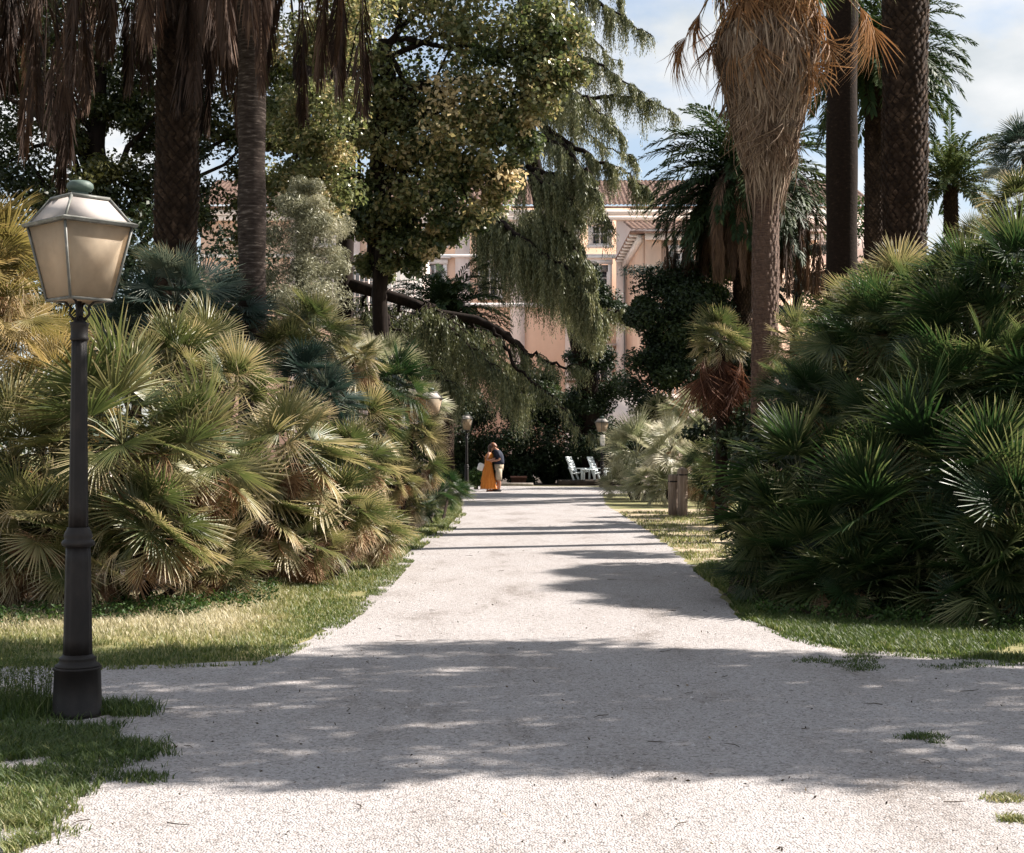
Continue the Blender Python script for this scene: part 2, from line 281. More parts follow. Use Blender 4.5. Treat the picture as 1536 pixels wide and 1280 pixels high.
# ------------------------------------------------------------------ fan leaf
def fan_template(rng, nseg=24, span=3.6, droop=.18, fold=.35, cup=.25, ragged=.12, close=1.0):
    V = []; T = []; Fc = []
    da = span / nseg
    for i in range(nseg):
        u = (i + .5) / nseg * 2 - 1; a = u * span / 2 * close + rng.normal(0, da * .12)
        ln = (.80 + .20 * math.cos(u * 1.6)) * (1 + rng.normal(0, ragged * .5)); dr = droop * (1 + rng.normal(0, .5)); b0 = len(V)
        dirv = np.array([math.cos(a), math.sin(a), 0]); sid = np.array([-math.sin(a), math.cos(a), 0])
        z0 = cup * (abs(u) ** 1.5) * .5
        def pt(r, w, h, tw=0.0):
            return dirv * r * ln + sid * w + np.array([0, 0, z0 * r + h - dr * r ** 2.4])
        w1 = .40 * ln * math.tan(da / 2) * close * .94; w2 = w1 * .60
        V += [pt(.02, 0, 0), pt(.40, w1, fold * w1), pt(.40, 0, -fold * w1), pt(.40, -w1, fold * w1), pt(.76, w2, fold * w2), pt(.76, 0, -fold * w2), pt(.76, -w2, fold * w2), pt(1.0, rng.normal(0, .012), 0)]
        tn = rng.normal(0, .05); T += [tn - .12] + [tn - .02] * 3 + [tn + .09] * 3 + [tn + .42]  # tips naturally tan, raised further to paint in cream highlights
        for q in ([0, 2, 1], [0, 3, 2], [1, 2, 5], [1, 5, 4], [2, 3, 6], [2, 6, 5], [4, 5, 7], [5, 6, 7]): Fc.append([b0 + k for k in q])
    return np.array(V), np.array(Fc), np.array(T)
FT = [fan_template(R, int(R.integers(26, 36)), R.uniform(2.9, 4.2), R.uniform(.03, .26), .45, R.uniform(.1, .55)) for _ in range(9)]
FD = [fan_template(R, 20, 2.6, R.uniform(.45, .85), .6, .2, .3, R.uniform(.4, .7)) for _ in range(6)]      # collapsed dead fans
def put(mb, tpl, p, Mx, sc_, tint):
    V, Fc, T = tpl; mb.add(p + (V * sc_) @ Mx.T, Fc, T + tint)
def fan_head(seed, n=44, Lp=.5, Rb=.47, hi=86, lo=-28, tmu=.42, tsd=.13, bend=22):
    rng = np.random.default_rng(seed); mb = MB()
    for i in range(n):
        t = (i + .5) / n; el = math.radians(hi + (lo - hi) * t ** .92 + rng.normal(0, 8)); az = i * 2.39996 + rng.normal(0, .25)
        d = np.array([math.cos(el) * math.cos(az), math.cos(el) * math.sin(az), math.sin(el)])
        lp = Lp * rng.uniform(.72, 1.2); p = d * lp + np.array([0, 0, -.10 * lp * math.cos(el)])
        el2 = el - math.radians(bend * rng.uniform(.3, 1.6)); d2 = np.array([math.cos(el2) * math.cos(az), math.cos(el2) * math.sin(az), math.sin(el2)])
        tint = rng.normal(tmu, tsd) + (.22 if t > .86 else 0)
        tp = FD[int(rng.integers(len(FD)))] if (t > .72 and rng.random() < .4) or rng.random() < .05 else FT[int(rng.integers(len(FT)))]
        put(mb, tp, p, frame(d2, roll=rng.normal(0, .5)), Rb * rng.uniform(.70, 1.22), tint + (.2 if len(tp[0]) <= 160 else 0))
        mb.tube([d * .03, (d * .5 * lp) + np.array([0, 0, .02]), p], [.011, .008, .006], 3, False, tint + .12)
    return mb
def dead_skirt(seed, n=16, Lp=.45, Rb=.45, hi=-5, lo=-72):
    rng = np.random.default_rng(seed); mb = MB()
    for i in range(n):
        t = (i + .5) / n; el = math.radians(hi + (lo - hi) * t + rng.normal(0, 9)); az = i * 2.39996 + rng.normal(0, .4)
        d = np.array([math.cos(el) * math.cos(az), math.cos(el) * math.sin(az), math.sin(el)]); lp = Lp * rng.uniform(.7, 1.15); p = d * lp
        el2 = el - math.radians(rng.uniform(10, 60)); el2 = max(el2, -1.5)
        d2 = np.array([math.cos(el2) * math.cos(az), math.cos(el2) * math.sin(az), math.sin(el2)])
        tp = FD[int(rng.integers(len(FD)))] if rng.random() < .6 else FT[int(rng.integers(len(FT)))]
        put(mb, tp, p, frame(d2, roll=rng.normal(0, .5)), Rb * rng.uniform(.75, 1.1), rng.uniform(.25, .85))
        mb.tube([d * .02, p], [.01, .006], 3, False, .6)
    return mb
HM = {}
def head_mesh(mk, v):
    if (mk, v) not in HM:
        HM[mk, v] = fan_head(100 + v, [31, 35, 28, 38][v], [.50, .46, .55, .50][v], [.62, .58, .65, .56][v], [86, 84, 88, 85][v], [-30, -38, -20, -45][v]).mesh('frond_crown', M[mk])
    return HM[mk, v]
DM = {}
def dead_mesh(mk, v):
    if (mk, v) not in DM: DM[mk, v] = dead_skirt(300 + v, [16, 20, 13][v]).mesh('dead_fronds', M[mk])
    return DM[mk, v]
def fan_palm(label, heads, mk, group, dead='dead', dead_p=.75, stem_r=.05, name='fan_palm', gy=None):
    """heads: (px,py,Y,scale[,material])"""
    rng = np.random.default_rng(int(abs(hash((heads[0][0], heads[0][1], 5))) % 99991))
    pts = [P(h[0], h[1], h[2]) for h in heads]; base = np.mean(pts, 0); base[2] = 0
    t = thing(name, label, 'palm', base, group)
    for h, p in zip(heads, pts):
        s_ = h[3]; m_ = h[4] if len(h) > 4 else mk; q = p - base
        v = int(rng.integers(4))
        link('frond_crown', head_mesh(m_, v), t, q, (rng.normal(0, .10), rng.normal(0, .10), rng.uniform(0, 6.28)), s_)
        if rng.random() < dead_p and dead: link('dead_fronds', dead_mesh(dead, int(rng.integers(3))), t, q - np.array([0, 0, .08 * s_]), (0, 0, rng.uniform(0, 6.28)), s_ * .92)
        foot = base + np.array([(p - base)[0] * .35, (p - base)[1] * .35, 0]); foot[2] = -.02
        mid = (foot + p) / 2 + rng.normal(0, .06, 3)
        r = stem_r * s_
        n_ = 14; tt = np.linspace(0, 1, n_)[:, None]; path = (1 - tt) ** 2 * foot + 2 * tt * (1 - tt) * mid + tt ** 2 * p
        rr = r * (1.1 - .2 * tt[:, 0]) * (1 + .18 * (np.arange(n_) % 2))
        MB().tube(path, rr, 9).build('stem', M['bark_palm'], t)
    if group == 'clumping fan palms on the left of the path' and dead and heads[0][2] < 26:      # spent fronds lying against the foot
        for k in range(2 if heads[0][2] < 16 else 1):
            link('dead_fronds', dead_mesh(dead, k), t, (rng.uniform(-.9, .3), rng.uniform(.1, .5), rng.uniform(.26, .42)), (rng.normal(0, .2), rng.normal(0, .2), rng.uniform(0, 6.28)), rng.uniform(.55, .75))
    return t
# ------------------------------------------------------------------ pinnate palms
def pinnate(mb, rng, o, az, th0, k, Ln, n=26, leaf=.42, fold=.0, tint=.45, tsd=.1, squeeze=1.0, wid=.028, kpow=1.0, path=None):
    st = np.linspace(0, 1, n); th = th0 - k * st ** kpow; ds = Ln / (n - 1)
    hx = np.concatenate([[0], np.cumsum(np.cos(th[:-1]) * ds)]); hz = np.concatenate([[0], np.cumsum(np.sin(th[:-1]) * ds)])
    ca, sa = math.cos(az), math.sin(az)
    bow = rng.normal(0, .12) * Ln * st ** 2
    if path is None: path = np.stack([o[0] + hx * ca - bow * sa, o[1] + hx * sa + bow * ca, o[2] + hz], 1)
    tan = unit(np.gradient(path, axis=0)); side = np.array([-sa, ca, 0.]); nor = np.cross(tan, side); nor = np.where(nor[:, 2:3] < 0, -nor, nor)
    mb.tube(path, .028 * (1 - .85 * st) * (Ln / 3) ** .5, 3, False, tint + .15)
    m = n * 2 - 4; tpos = np.linspace(.1, .99, m)
    pos = np.stack([np.interp(tpos, st, path[:, i]) for i in range(3)], 1); tg = np.stack([np.interp(tpos, st, tan[:, i]) for i in range(3)], 1); nr = np.stack([np.interp(tpos, st, nor[:, i]) for i in range(3)], 1)
    for sgn in (-1, 1):
        ll = leaf * (np.sin(PI * (.12 + .83 * tpos)) ** .6) * rng.uniform(.8, 1.2, m)
        sp = (1.05 - .55 * tpos) * squeeze * rng.uniform(.8, 1.2, m)
        d = unit(tg * np.cos(sp)[:, None] + sgn * side * np.sin(sp)[:, None] + nr * (rng.normal(.22, .16, m))[:, None] * min(1, squeeze))
        wv = unit(np.cross(d, nr)) * wid * .5
        dz = np.array([0, 0, -1.])
        p0 = pos; p1 = pos + d * ll[:, None] * .55; p2 = pos + d * ll[:, None] + dz * (ll * rng.uniform(.12, .42, m))[:, None]
        V = np.stack([p0, p1 + wv, p2, p1 - wv], 1).reshape(-1, 3); Fq = np.arange(4 * m).reshape(m, 4)
        mb.add(V, Fq, np.repeat(rng.normal(tint, tsd, m), 4))
def date_crown(seed, n=64, Ln=2.9, hi=80, lo=-20, k=(1.1, 1.9), leaf=.45, tint=.45, wid=.036):
    rng = np.random.default_rng(seed); mb = MB()
    for i in range(n):
        t = (i + .5) / n; el = math.radians(hi + (lo - hi) * t + rng.normal(0, 6)); az = i * 2.39996 + rng.normal(0, .2)
        kk = rng.uniform(*k) * (1 - .25 * t) if el > 0 else rng.uniform(.6, 1.2)
        kk = min(kk, el + 1.5)
        pinnate(mb, rng, np.array([.12 * math.cos(az), .12 * math.sin(az), .1 - .3 * t]), az, el, kk, Ln * rng.uniform(.85, 1.12), 22, leaf, tint=tint + rng.normal(0, .08), wid=wid)
    return mb
def dead_hang(seed, n, Ln=(1.3, 2.5), reach=(.35, 2.2), leaf=.42, tint=.4, z=0.0):
    """spent fronds: a short arc away from the crown, then straight down"""
    rng = np.random.default_rng(seed); mb = MB()
    for i in range(n):
        az = i * 2.39996 + rng.normal(0, .3); ln = rng.uniform(*Ln); rc = rng.uniform(reach[0], reach[1]); rise = rc * rng.uniform(.05, .35); m = 30
        s_ = np.linspace(0, 1, m); f = np.clip(s_ / .42, 0, 1); x = rc * np.sin(f * PI / 2); zz = rise * np.sin(f * PI) - rc * .55 * (1 - np.cos(f * PI / 2)); zz = zz - np.clip((s_ - .36) / .64, 0, 1) ** 1.1 * ln
        x = x + rng.normal(0, .10) * np.clip(s_ - .4, 0, 1); lat = rng.normal(0, .12) * s_
        p_ = np.stack([.25 * math.cos(az) + x * math.cos(az) - lat * math.sin(az), .25 * math.sin(az) + x * math.sin(az) + lat * math.cos(az), z + rng.uniform(-.4, .4) + zz], 1)
        pinnate(mb, rng, None, az, 0, 0, ln, 44, leaf * rng.uniform(1., 1.5), tint=rng.normal(tint, .18), squeeze=.40, wid=.032, path=np.stack([np.interp(np.linspace(0, 1, 44), np.linspace(0, 1, m), p_[:, k]) for k in range(3)], 1))
        q_ = p_[18:].copy(); q_[:, :2] += rng.normal(0, .05, 2)
        pinnate(mb, rng, None, az + 1.57, 0, 0, ln, 12, leaf * 1.2, tint=rng.normal(tint, .15), squeeze=.40, wid=.030, path=q_)
    return mb
def stub_trunk(t, base, r, h, lean=(0, 0), stub=True, mat='bark_palm', seed=1, rows=None, per=16, flare=1.25, smat='stub', proud=1.0):
    rng = np.random.default_rng(seed); n = 40; tt = np.linspace(0, 1, n)
    path = np.stack([base[0] + lean[0] * tt ** 1.3, base[1] + lean[1] * tt ** 1.3, base[2] - .05 + (h + .05) * tt], 1)
    rad = r * (1 + (flare - 1) * np.exp(-tt * h / .8)) * (1 + .03 * np.sin(tt * 37 + seed)) * (1 + rng.normal(0, .012, n))
    tr = MB().tube(path, rad, 20).build('trunk', M[mat], t, True)
    if stub:
        mb = MB(); rows = rows or int(h / .082)
        for j in range(rows):
            f = (j + .5) / rows; c = np.array([np.interp(f, tt, path[:, i]) for i in range(3)]); rr = np.interp(f, tt, rad)
            a = (np.arange(per) + (j % 2) * .5) / per * 2 * PI + rng.normal(0, .05, per); ww = 2 * PI * rr / per * .46; hh = h / rows * rng.uniform(.8, 1.3, per); pr = proud * rng.uniform(.018, .055, per)
            for q in range(per):
                o_ = np.array([math.cos(a[q]), math.sin(a[q]), 0]); s_ = np.array([-o_[1], o_[0], 0]); b = c + o_ * rr * .985
                V = [b - s_ * ww, b - np.array([0, 0, hh[q] * .9]), b + s_ * ww, b + np.array([0, 0, hh[q] * .75]) + o_ * pr[q], b + o_ * pr[q] * .8 + np.array([0, 0, hh[q] * .3]) + s_ * ww * .6, b + o_ * pr[q] * .8 + np.array([0, 0, hh[q] * .3]) - s_ * ww * .6]
                mb.add(V, [[1, 2, 4], [1, 4, 5], [0, 1, 5], [5, 4, 3], [0, 5, 3], [2, 3, 4]])
        mb.build('leaf_stubs', M[smat], t)
    return tr
# ------------------------------------------------------------------ leaf clouds
def leaf_cloud(mb, rng, C, rad, n, size, aspect=.5, shell=.45, droop=.2, tint=.45, csd=.10, lsd=.12):
    C = np.asarray(C, float).reshape(-1, 3); rad = np.broadcast_to(np.asarray(rad, float).reshape(-1, 1) if np.ndim(rad) == 1 else np.asarray(rad, float), (len(C), 3))
    k = len(C); ci = np.repeat(np.arange(k), n); m = len(ci)
    u = unit(rng.normal(0, 1, (m, 3))); r = rng.random(m) ** shell
    p = C[ci] + u * r[:, None] * rad[ci]
    nv = unit(u * .5 + rng.normal(0, .75, (m, 3)) + np.array([0, 0, .5]))
    a = unit(rng.normal(0, 1, (m, 3)) + u * .6 + np.array([0, 0, -droop * 2])); a = unit(a - nv * np.sum(a * nv, 1, keepdims=True)); b = np.cross(nv, a)
    ln = size * rng.uniform(.65, 1.3, m); wd = ln * aspect
    V = np.stack([p - a * ln[:, None] * .5, p + b * wd[:, None] * .5 + nv * wd[:, None] * .12, p + a * ln[:, None] * .5, p - b * wd[:, None] * .5 + nv * wd[:, None] * .12], 1)
    ct = rng.normal(tint, csd, k)
    mb.add(V.reshape(-1, 3), np.arange(4 * m).reshape(m, 4), np.repeat(ct[ci] + rng.normal(0, lsd, m), 4))
def limb(mb, rng, a, b, r0, r1, sag=0.0, n=9, wob=.12, seg=7):
    a, b = np.array(a, float), np.array(b, float); t = np.linspace(0, 1, n)[:, None]; ln = np.linalg.norm(b - a)
    p = a + (b - a) * t + np.array([0, 0, sag]) * (4 * t * (1 - t)); p[1:-1] += rng.normal(0, wob * ln / n, (n - 2, 3))
    mb.tube(p, r0 + (r1 - r0) * t[:, 0], seg); return p
def blob_tree(name, label, cat, base, trunk_top, tr, clumps, mat, leaf, n, aspect=.5, tint=.45, seed=1, group=None, shell=.45, csd=.1, bark='bark', sub=7, subr=.55, nlimb=8, droop=.2):
    """clumps: (px,py,Y,radius m) -> each broken into sub-clumps so that the outline stays ragged"""
    rng = np.random.default_rng(seed); t = thing(name, label, cat, base, group); mb = MB(); C = []; Rr = []
    for (px, py, Y, r) in clumps:
        c = P(px, py, Y)
        for j in range(sub):
            u = unit(rng.normal(0, 1, 3)); q = c + u * r * rng.uniform(.35, 1.0) * np.array([1, 1, .85]); C.append(q); Rr.append(np.array([1, 1, .8]) * r * subr * rng.uniform(.6, 1.15))
    leaf_cloud(mb, rng, C, np.array(Rr), n, leaf, aspect, shell, droop, tint, csd)
    mb.build('crown', M[mat], t)
    tb = MB(); limb(tb, rng, np.array(base) - [0, 0, .1], trunk_top, tr, tr * .55, 0, 12, .05, 12)
    for c in [C[i] for i in rng.choice(len(C), min(nlimb, len(C)), False)]:
        f = rng.uniform(.45, 1); limb(tb, rng, np.array(base) + (np.array(trunk_top) - base) * f, c, tr * .35, tr * .06, .3)
    tb.build('trunk', M[bark], t, True)
    return t

def vnoise(x, y, s, seed=0):
    g = np.random.default_rng(seed).random((64, 64)); u, v = np.asarray(x) / s, np.asarray(y) / s; i, j = np.floor(u).astype(int), np.floor(v).astype(int); fu, fv = u - i, v - j; fu, fv = fu * fu * (3 - 2 * fu), fv * fv * (3 - 2 * fv)
    q = lambda a_, b_: g[a_ % 64, b_ % 64]
    return (q(i, j) * (1 - fu) + q(i + 1, j) * fu) * (1 - fv) + (q(i, j + 1) * (1 - fu) + q(i + 1, j + 1) * fu) * fv
# ================================================================== GROUND
def inside(pts, poly):
    x, y = pts[:, 0], pts[:, 1]; c = np.zeros(len(pts), bool); px, py = poly[:, 0], poly[:, 1]; j = len(poly) - 1
    for i in range(len(poly)):
        k = ((py[i] > y) != (py[j] > y)) & (x < (px[j] - px[i]) * (y - py[i]) / (py[j] - py[i] + 1e-12) + px[i]); c ^= k; j = i
    return c
def ragged(poly, rng, amp=.06, step=.22):
    out = []
    for i in range(len(poly)):
        a, b = np.array(poly[i]), np.array(poly[(i + 1) % len(poly)]); n = max(1, int(np.linalg.norm(b - a) / step))
        for k in range(n):
            q = a + (b - a) * k / n
            q = q + rng.normal(0, amp * (.6 if n > 1 else 0), 2); out.append(q)
    return np.array(out)
def sheet(name, poly, z, mat, kind='structure'):
    me = bpy.data.meshes.new(name); me.from_pydata([(x, y, z) for x, y in poly], [], [list(range(len(poly)))]); me.materials.append(mat)
    return tag(link(name, me), kind=kind)
gme = bpy.data.meshes.new('ground'); gme.from_pydata([(-1500, -60, 0), (1500, -60, 0), (1500, 2500, 0), (-1500, 2500, 0)], [], [(0, 1, 2, 3)]); gme.materials.append(M['soil'])
tag(link('ground', gme), kind='structure')
LE = [G(*q) for q in ((690, 742), (692, 770), (668, 792), (634, 806), (598, 842), (560, 888), (520, 922), (470, 952), (425, 975), (390, 992), (200, 998), (0, 1001), (-300, 1003), (-900, 1006))]
RE = [G(*q) for q in ((905, 742), (908, 757), (925, 768), (950, 782), (978, 800), (1010, 826), (1048, 858), (1078, 890), (1112, 928), (1190, 958), (1260, 973), (1400, 984), (1536, 996), (1800, 1004), (2500, 1012))]
ring = [(2.2, 47.5), (5.5, 50), (6.0, 54.0), (3.6, 58.5), (0, 59.5), (-5, 58.5), (-7.5, 54), (-5, 50), (-2.4, 48.5)]
main = LE[::-1] + ring[::-1][1:] + RE
main = [*LE[::-1]] + [(-2.4, 48.5), (-5, 50), (-7.5, 54), (-5, 58.5), (0, 59.3), (3.6, 58.0), (6.0, 54.0), (5.5, 50), (2.9, 47.5)] + RE + [(30, 2), (14, -3), (-14, -3), (-30, 2)]
gp = ragged(main, R, .05)
sheet('gravel_path', gp, .004, M['gravel'])
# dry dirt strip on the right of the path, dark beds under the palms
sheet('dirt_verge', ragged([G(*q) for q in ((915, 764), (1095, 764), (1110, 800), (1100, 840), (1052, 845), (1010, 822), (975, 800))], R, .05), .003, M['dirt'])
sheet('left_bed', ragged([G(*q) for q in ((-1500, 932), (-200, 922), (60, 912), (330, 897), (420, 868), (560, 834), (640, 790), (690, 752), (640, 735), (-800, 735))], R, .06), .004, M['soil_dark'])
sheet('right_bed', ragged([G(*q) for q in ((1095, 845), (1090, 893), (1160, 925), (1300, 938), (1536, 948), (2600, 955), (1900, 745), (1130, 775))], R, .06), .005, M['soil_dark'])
sheet('facade_bounce_sheet', [(-60, 80), (60, 80), (60, 104.9), (-60, 104.9)], .016, M['plaster_pink'])  # pale sheet added to bounce sunlight up onto the palace front
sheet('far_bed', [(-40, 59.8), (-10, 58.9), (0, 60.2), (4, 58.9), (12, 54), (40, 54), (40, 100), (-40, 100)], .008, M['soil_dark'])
# ---- grass blades
def blades(mb, rng, pts, h, wd=.006, tint=.45, lean=.5, tsd=.14):
    m = len(pts); hh = h * rng.uniform(.45, 1.35, m); az = rng.uniform(0, 2 * PI, m); ln = rng.uniform(.1, lean, m)
    d = np.stack([np.cos(az) * ln, np.sin(az) * ln, np.ones(m)], 1); s = np.stack([-np.sin(az + rng.normal(0, .8, m)), np.cos(az), np.zeros(m)], 1)
    w_ = wd * rng.uniform(.6, 1.4, m)[:, None]; p = np.concatenate([pts, np.full((m, 1), .0)], 1)
    mid = p + d * hh[:, None] * .55; tip = p + d * np.array([1.7, 1.7, .93]) * hh[:, None]
    V = np.stack([p - s * w_, p + s * w_, mid + s * w_ * .75, mid - s * w_ * .75, tip], 1)
    b = np.arange(m)[:, None] * 5; tn = np.repeat(np.broadcast_to(tint, (m,)) + rng.normal(0, tsd, m), 5)
    mb.add(V.reshape(-1, 3), np.concatenate([b, b + 1, b + 2, b + 3], 1), tn)
    mb.f.append(np.concatenate([b + 3, b + 2, b + 4], 1) + mb.n - 5 * m)
def scatter(rng, poly_px, n, clump=0.0, thr=.5):
    poly = np.array([G(*q) for q in poly_px]); lo, hi = poly.min(0), poly.max(0); out = []
    a = 0
    while a < n:
        q = lo + rng.random((n * 3, 2)) * (hi - lo); q = q[inside(q, poly)]
        if clump:
            f = .55 * vnoise(q[:, 0], q[:, 1], .55 / clump, 3) + .30 * vnoise(q[:, 0], q[:, 1], .2 / clump, 4) + .15 * vnoise(q[:, 0], q[:, 1], .08 / clump, 6)
            q = q[f + rng.normal(0, .05, len(q)) > thr]
        out.append(q); a += len(q)
    return np.concatenate(out)[:n]
gr = np.random.default_rng(21)
mb = MB()
LV = [(-260, 1002), (0, 1001), (200, 998), (395, 991), (430, 975), (475, 951), (525, 921), (562, 889), (600, 842), (560, 826), (420, 858), (330, 888), (60, 902), (-260, 918)]
q = scatter(gr, LV, 66000, .8, .24); yy = q[:, 1]
px_ = q[:, 0] / yy * F + CX; py_ = HOR + F * HC / yy
dry = np.clip((975 - py_) / 40, 0, 1) * np.clip((470 - px_) / 140, 0, 1) + .25 * (vnoise(q[:, 0], q[:, 1], .7, 9) - .5) + .2 * (vnoise(q[:, 0], q[:, 1], .22, 10) - .5)
blades(mb, gr, q, .030 + .022 * np.clip(dry, 0, 1), .0035, .36 + .68 * dry)
q = scatter(gr, [(-260, 1010), (0, 1009), (200, 1006), (400, 999), (445, 980), (500, 952), (545, 922), (580, 889), (622, 842), (600, 838), (555, 885), (520, 918), (470, 945), (420, 968), (390, 984), (200, 990), (-260, 994)], 9000, 1.6, .5); blades(mb, gr, q, .03, .0035, .36)
q = scatter(gr, [(600, 842), (636, 806), (670, 792), (692, 770), (690, 748), (640, 790), (560, 842)], 22000); blades(mb, gr, q, .07, .007, .42)
q = scatter(gr, [(598, 848), (650, 812), (682, 796), (700, 772), (690, 770), (630, 800), (590, 842)], 1800, 1.2, .5); blades(mb, gr, q, .05, .007, .42)
q = scatter(gr, LV, 700, .8, .45); blades(mb, gr, q, .10, .0028, .62, .5)
q = scatter(gr, [(-60, 930), (330, 897), (420, 870), (430, 890), (330, 915), (-60, 948)], 2200, 1.2, .45); blades(mb, gr, q, .09, .003, .66, .7)
mb.build('verge_grass', M['grass']); tag(bpy.data.objects['verge_grass'], 'strip of short grass, straw yellow by the palms and green by the gravel on the left', 'grass', kind='stuff')
mb = MB()
def blob(rng, px, py, rx, ry, n, cl=1.6, thr=.40):
    m = n * 4; r = np.sqrt(rng.random(m)) * rng.uniform(.55, 1.15, m); t_ = rng.uniform(0, 2 * PI, m); X = px + rx * r * np.cos(t_); Y_ = py + ry * r * np.sin(t_)
    q = np.array([G(x, y) for x, y in zip(X, Y_)]); f = .5 * vnoise(q[:, 0], q[:, 1], .30 / cl * 1.6, 3) + .3 * vnoise(q[:, 0], q[:, 1], .12, 4) + .2 * vnoise(q[:, 0], q[:, 1], .05, 6)
    return q[f - .22 * np.clip(r - .5, 0, 1) + rng.normal(0, .05, m) > thr][:n]
for px, py, rx, ry, n, h, tn in ((20, 1125, 170, 34, 3600, .045, .22), (120, 1112, 125, 36, 3600, .045, .20), (185, 1132, 80, 26, 1500, .04, .2), (60, 1160, 130, 30, 2600, .04, .24), (10, 1085, 130, 20, 1800, .05, .2), (150, 1068, 95, 10, 900, .05, .2), (30, 1215, 110, 32, 2200, .04, .40), (0, 1262, 90, 34, 1700, .04, .42), (205, 1170, 60, 10, 420, .03, .22), (85, 1188, 85, 14, 700, .035, .3), (80, 1250, 70, 14, 240, .025, .4)):
    blades(mb, gr, blob(gr, px, py, rx, ry, n), h, .0030, tn, .8)
q = blob(gr, 20, 1066, 90, 22, 1500, 1.6, .42); blades(mb, gr, q, .10, .0028, .26, .35)
q = blob(gr, 175, 1068, 80, 12, 900, 1.6, .42); blades(mb, gr, q, .06, .003, .2, .5)
mb.build('lamp_grass', M['grass']); tag(bpy.data.objects['lamp_grass'], 'ragged green tufts of grass round the foot of the near lamp post', 'grass', kind='stuff')
mb = MB()
RV = [(1090, 893), (1115, 928), (1190, 956), (1260, 972), (1400, 983), (1536, 994), (1700, 1000), (1700, 952), (1536, 946), (1300, 936), (1160, 923)]
blades(mb, gr, scatter(gr, RV, 36000, .8, .34), .045, .004, .28)
blades(mb, gr, scatter(gr, [(1085, 895), (1110, 932), (1185, 962), (1255, 980), (1400, 992), (1536, 1004), (1700, 1010), (1700, 998), (1536, 990), (1260, 968), (1115, 920)], 5200, 1.6, .52), .028, .0035, .26)
for c in ((1235, 995, 34), (1300, 989, 26), (1295, 1003, 22), (1432, 999, 45), (1385, 1108, 26), (1405, 1120, 30), (1520, 990, 26), (1510, 1200, 26), (1525, 1230, 22)):
    blades(mb, gr, blob(gr, c[0], c[1], c[2] * 1.5, 8, 420, 2.5, .45), .022, .003, .2 if c[1] < 1150 else .6, .9)
q = scatter(gr, [(1040, 858), (1062, 846), (1100, 850), (1090, 893)], 3000); blades(mb, gr, q, .07, .005, .42)
q = scatter(gr, [(925, 768), (1110, 768), (1110, 800), (1100, 842), (1045, 850), (985, 806)], 9000, 1.0, .5); blades(mb, gr, q, .055, .006, .6)
mb.build('right_grass', M['grass']); tag(bpy.data.objects['right_grass'], 'dark green and dry grass along the foot of the right hand palms', 'grass', kind='stuff')
# ---- weeds: thin stalks behind the lamp post, seedlings under the left palms
mb = MB(); wr = np.random.default_rng(5)
for i in range(110):
    x, y = G(wr.uniform(-30, 78), wr.uniform(1050, 1078)); h = wr.uniform(.16, .34); d = wr.normal(0, .05, 2)
    pth = np.array([[x, y, 0], [x + d[0] * .4, y + d[1] * .4, h * .6], [x + d[0], y + d[1], h]]); mb.tube(pth, [.0018, .0014, .0008], 3, False, .35)
    C = pth[1] + (pth[2] - pth[1]) * np.linspace(-.3, 1, 6)[:, None]; leaf_cloud(mb, wr, C, np.full(6, .014), 3, .014, .5, tint=.3)
mb.build('weeds', M['grass_weed'] if 'grass_weed' in M else M['grass']); tag(bpy.data.objects['weeds'], 'thin dark weeds standing behind the foot of the near lamp post', 'weeds', kind='stuff')
mb = MB()
for poly, n, h in (([(-40, 925), (330, 905), (420, 880), (410, 905), (330, 925), (-40, 945)], 150, .11), ([(1130, 905), (1536, 935), (1536, 952), (1300, 940), (1130, 925)], 110, .10)):
    for x, y in scatter(wr, poly, n): leaf_cloud(mb, wr, [[x, y, h * wr.uniform(.3, .9)]], np.array([[.10, .10, h * .6]]), 26, .034, .55, tint=.5)
mb.build('ground_cover', M['shrub_green']); tag(bpy.data.objects['ground_cover'], 'small leafy seedlings along the foot of the palms', 'ground cover', kind='stuff')
# ---- loose stones and leaf litter
mb = MB(); n = 52000; yv = 4.6 * (15 / 4.6) ** wr.random(n); xv = (wr.random(n) * 2 - 1) * (yv * .36 + .2)
k = inside(np.stack([xv, yv], 1), gp); xv, yv = xv[k], yv[k]; n = len(xv)
s_ = wr.uniform(.0028, .0062, n) * (1 + .5 * (wr.random(n) > .94) + 1.3 * (wr.random(n) > .992)); az = wr.uniform(0, 6.28, n)
oc = np.array([[1, 0, 0], [0, 1, 0], [-1, 0, 0], [0, -1, 0], [0, 0, .75]])
V = oc[None] * s_[:, None, None] * wr.uniform(.7, 1.3, (n, 5, 1)); ca, sa = np.cos(az)[:, None], np.sin(az)[:, None]
V = np.stack([V[..., 0] * ca - V[..., 1] * sa + xv[:, None], V[..., 0] * sa + V[..., 1] * ca + yv[:, None], V[..., 2] + .0035], -1)
b = np.arange(n)[:, None] * 5
mb.add(V.reshape(-1, 3), np.concatenate([np.concatenate([b + i, b + (i + 1) % 4, b + 4], 1) for i in range(4)], 0), np.repeat(wr.beta(2.2, 1.4, n), 5))
mb.build('loose_gravel', M['pebble']); tag(bpy.data.objects['loose_gravel'], 'loose pale pebbles scattered over the gravel path', 'gravel', kind='stuff')
mb = MB(); n = 650; yv = 4.7 * (24 / 4.7) ** wr.random(n); xv = (wr.random(n) * 2 - 1) * yv * .37
k = inside(np.stack([xv, yv], 1), gp); xv, yv = xv[k], yv[k]
leaf_cloud(mb, wr, np.stack([xv, yv, np.full(len(xv), .012)], 1), np.full(len(xv), .004), 1, .018, .45, tint=.45, csd=.25)
q = scatter(wr, [(-200, 935), (60, 925), (330, 908), (425, 875), (562, 838), (640, 788), (690, 750), (640, 745), (300, 800), (-200, 850)], 6000)
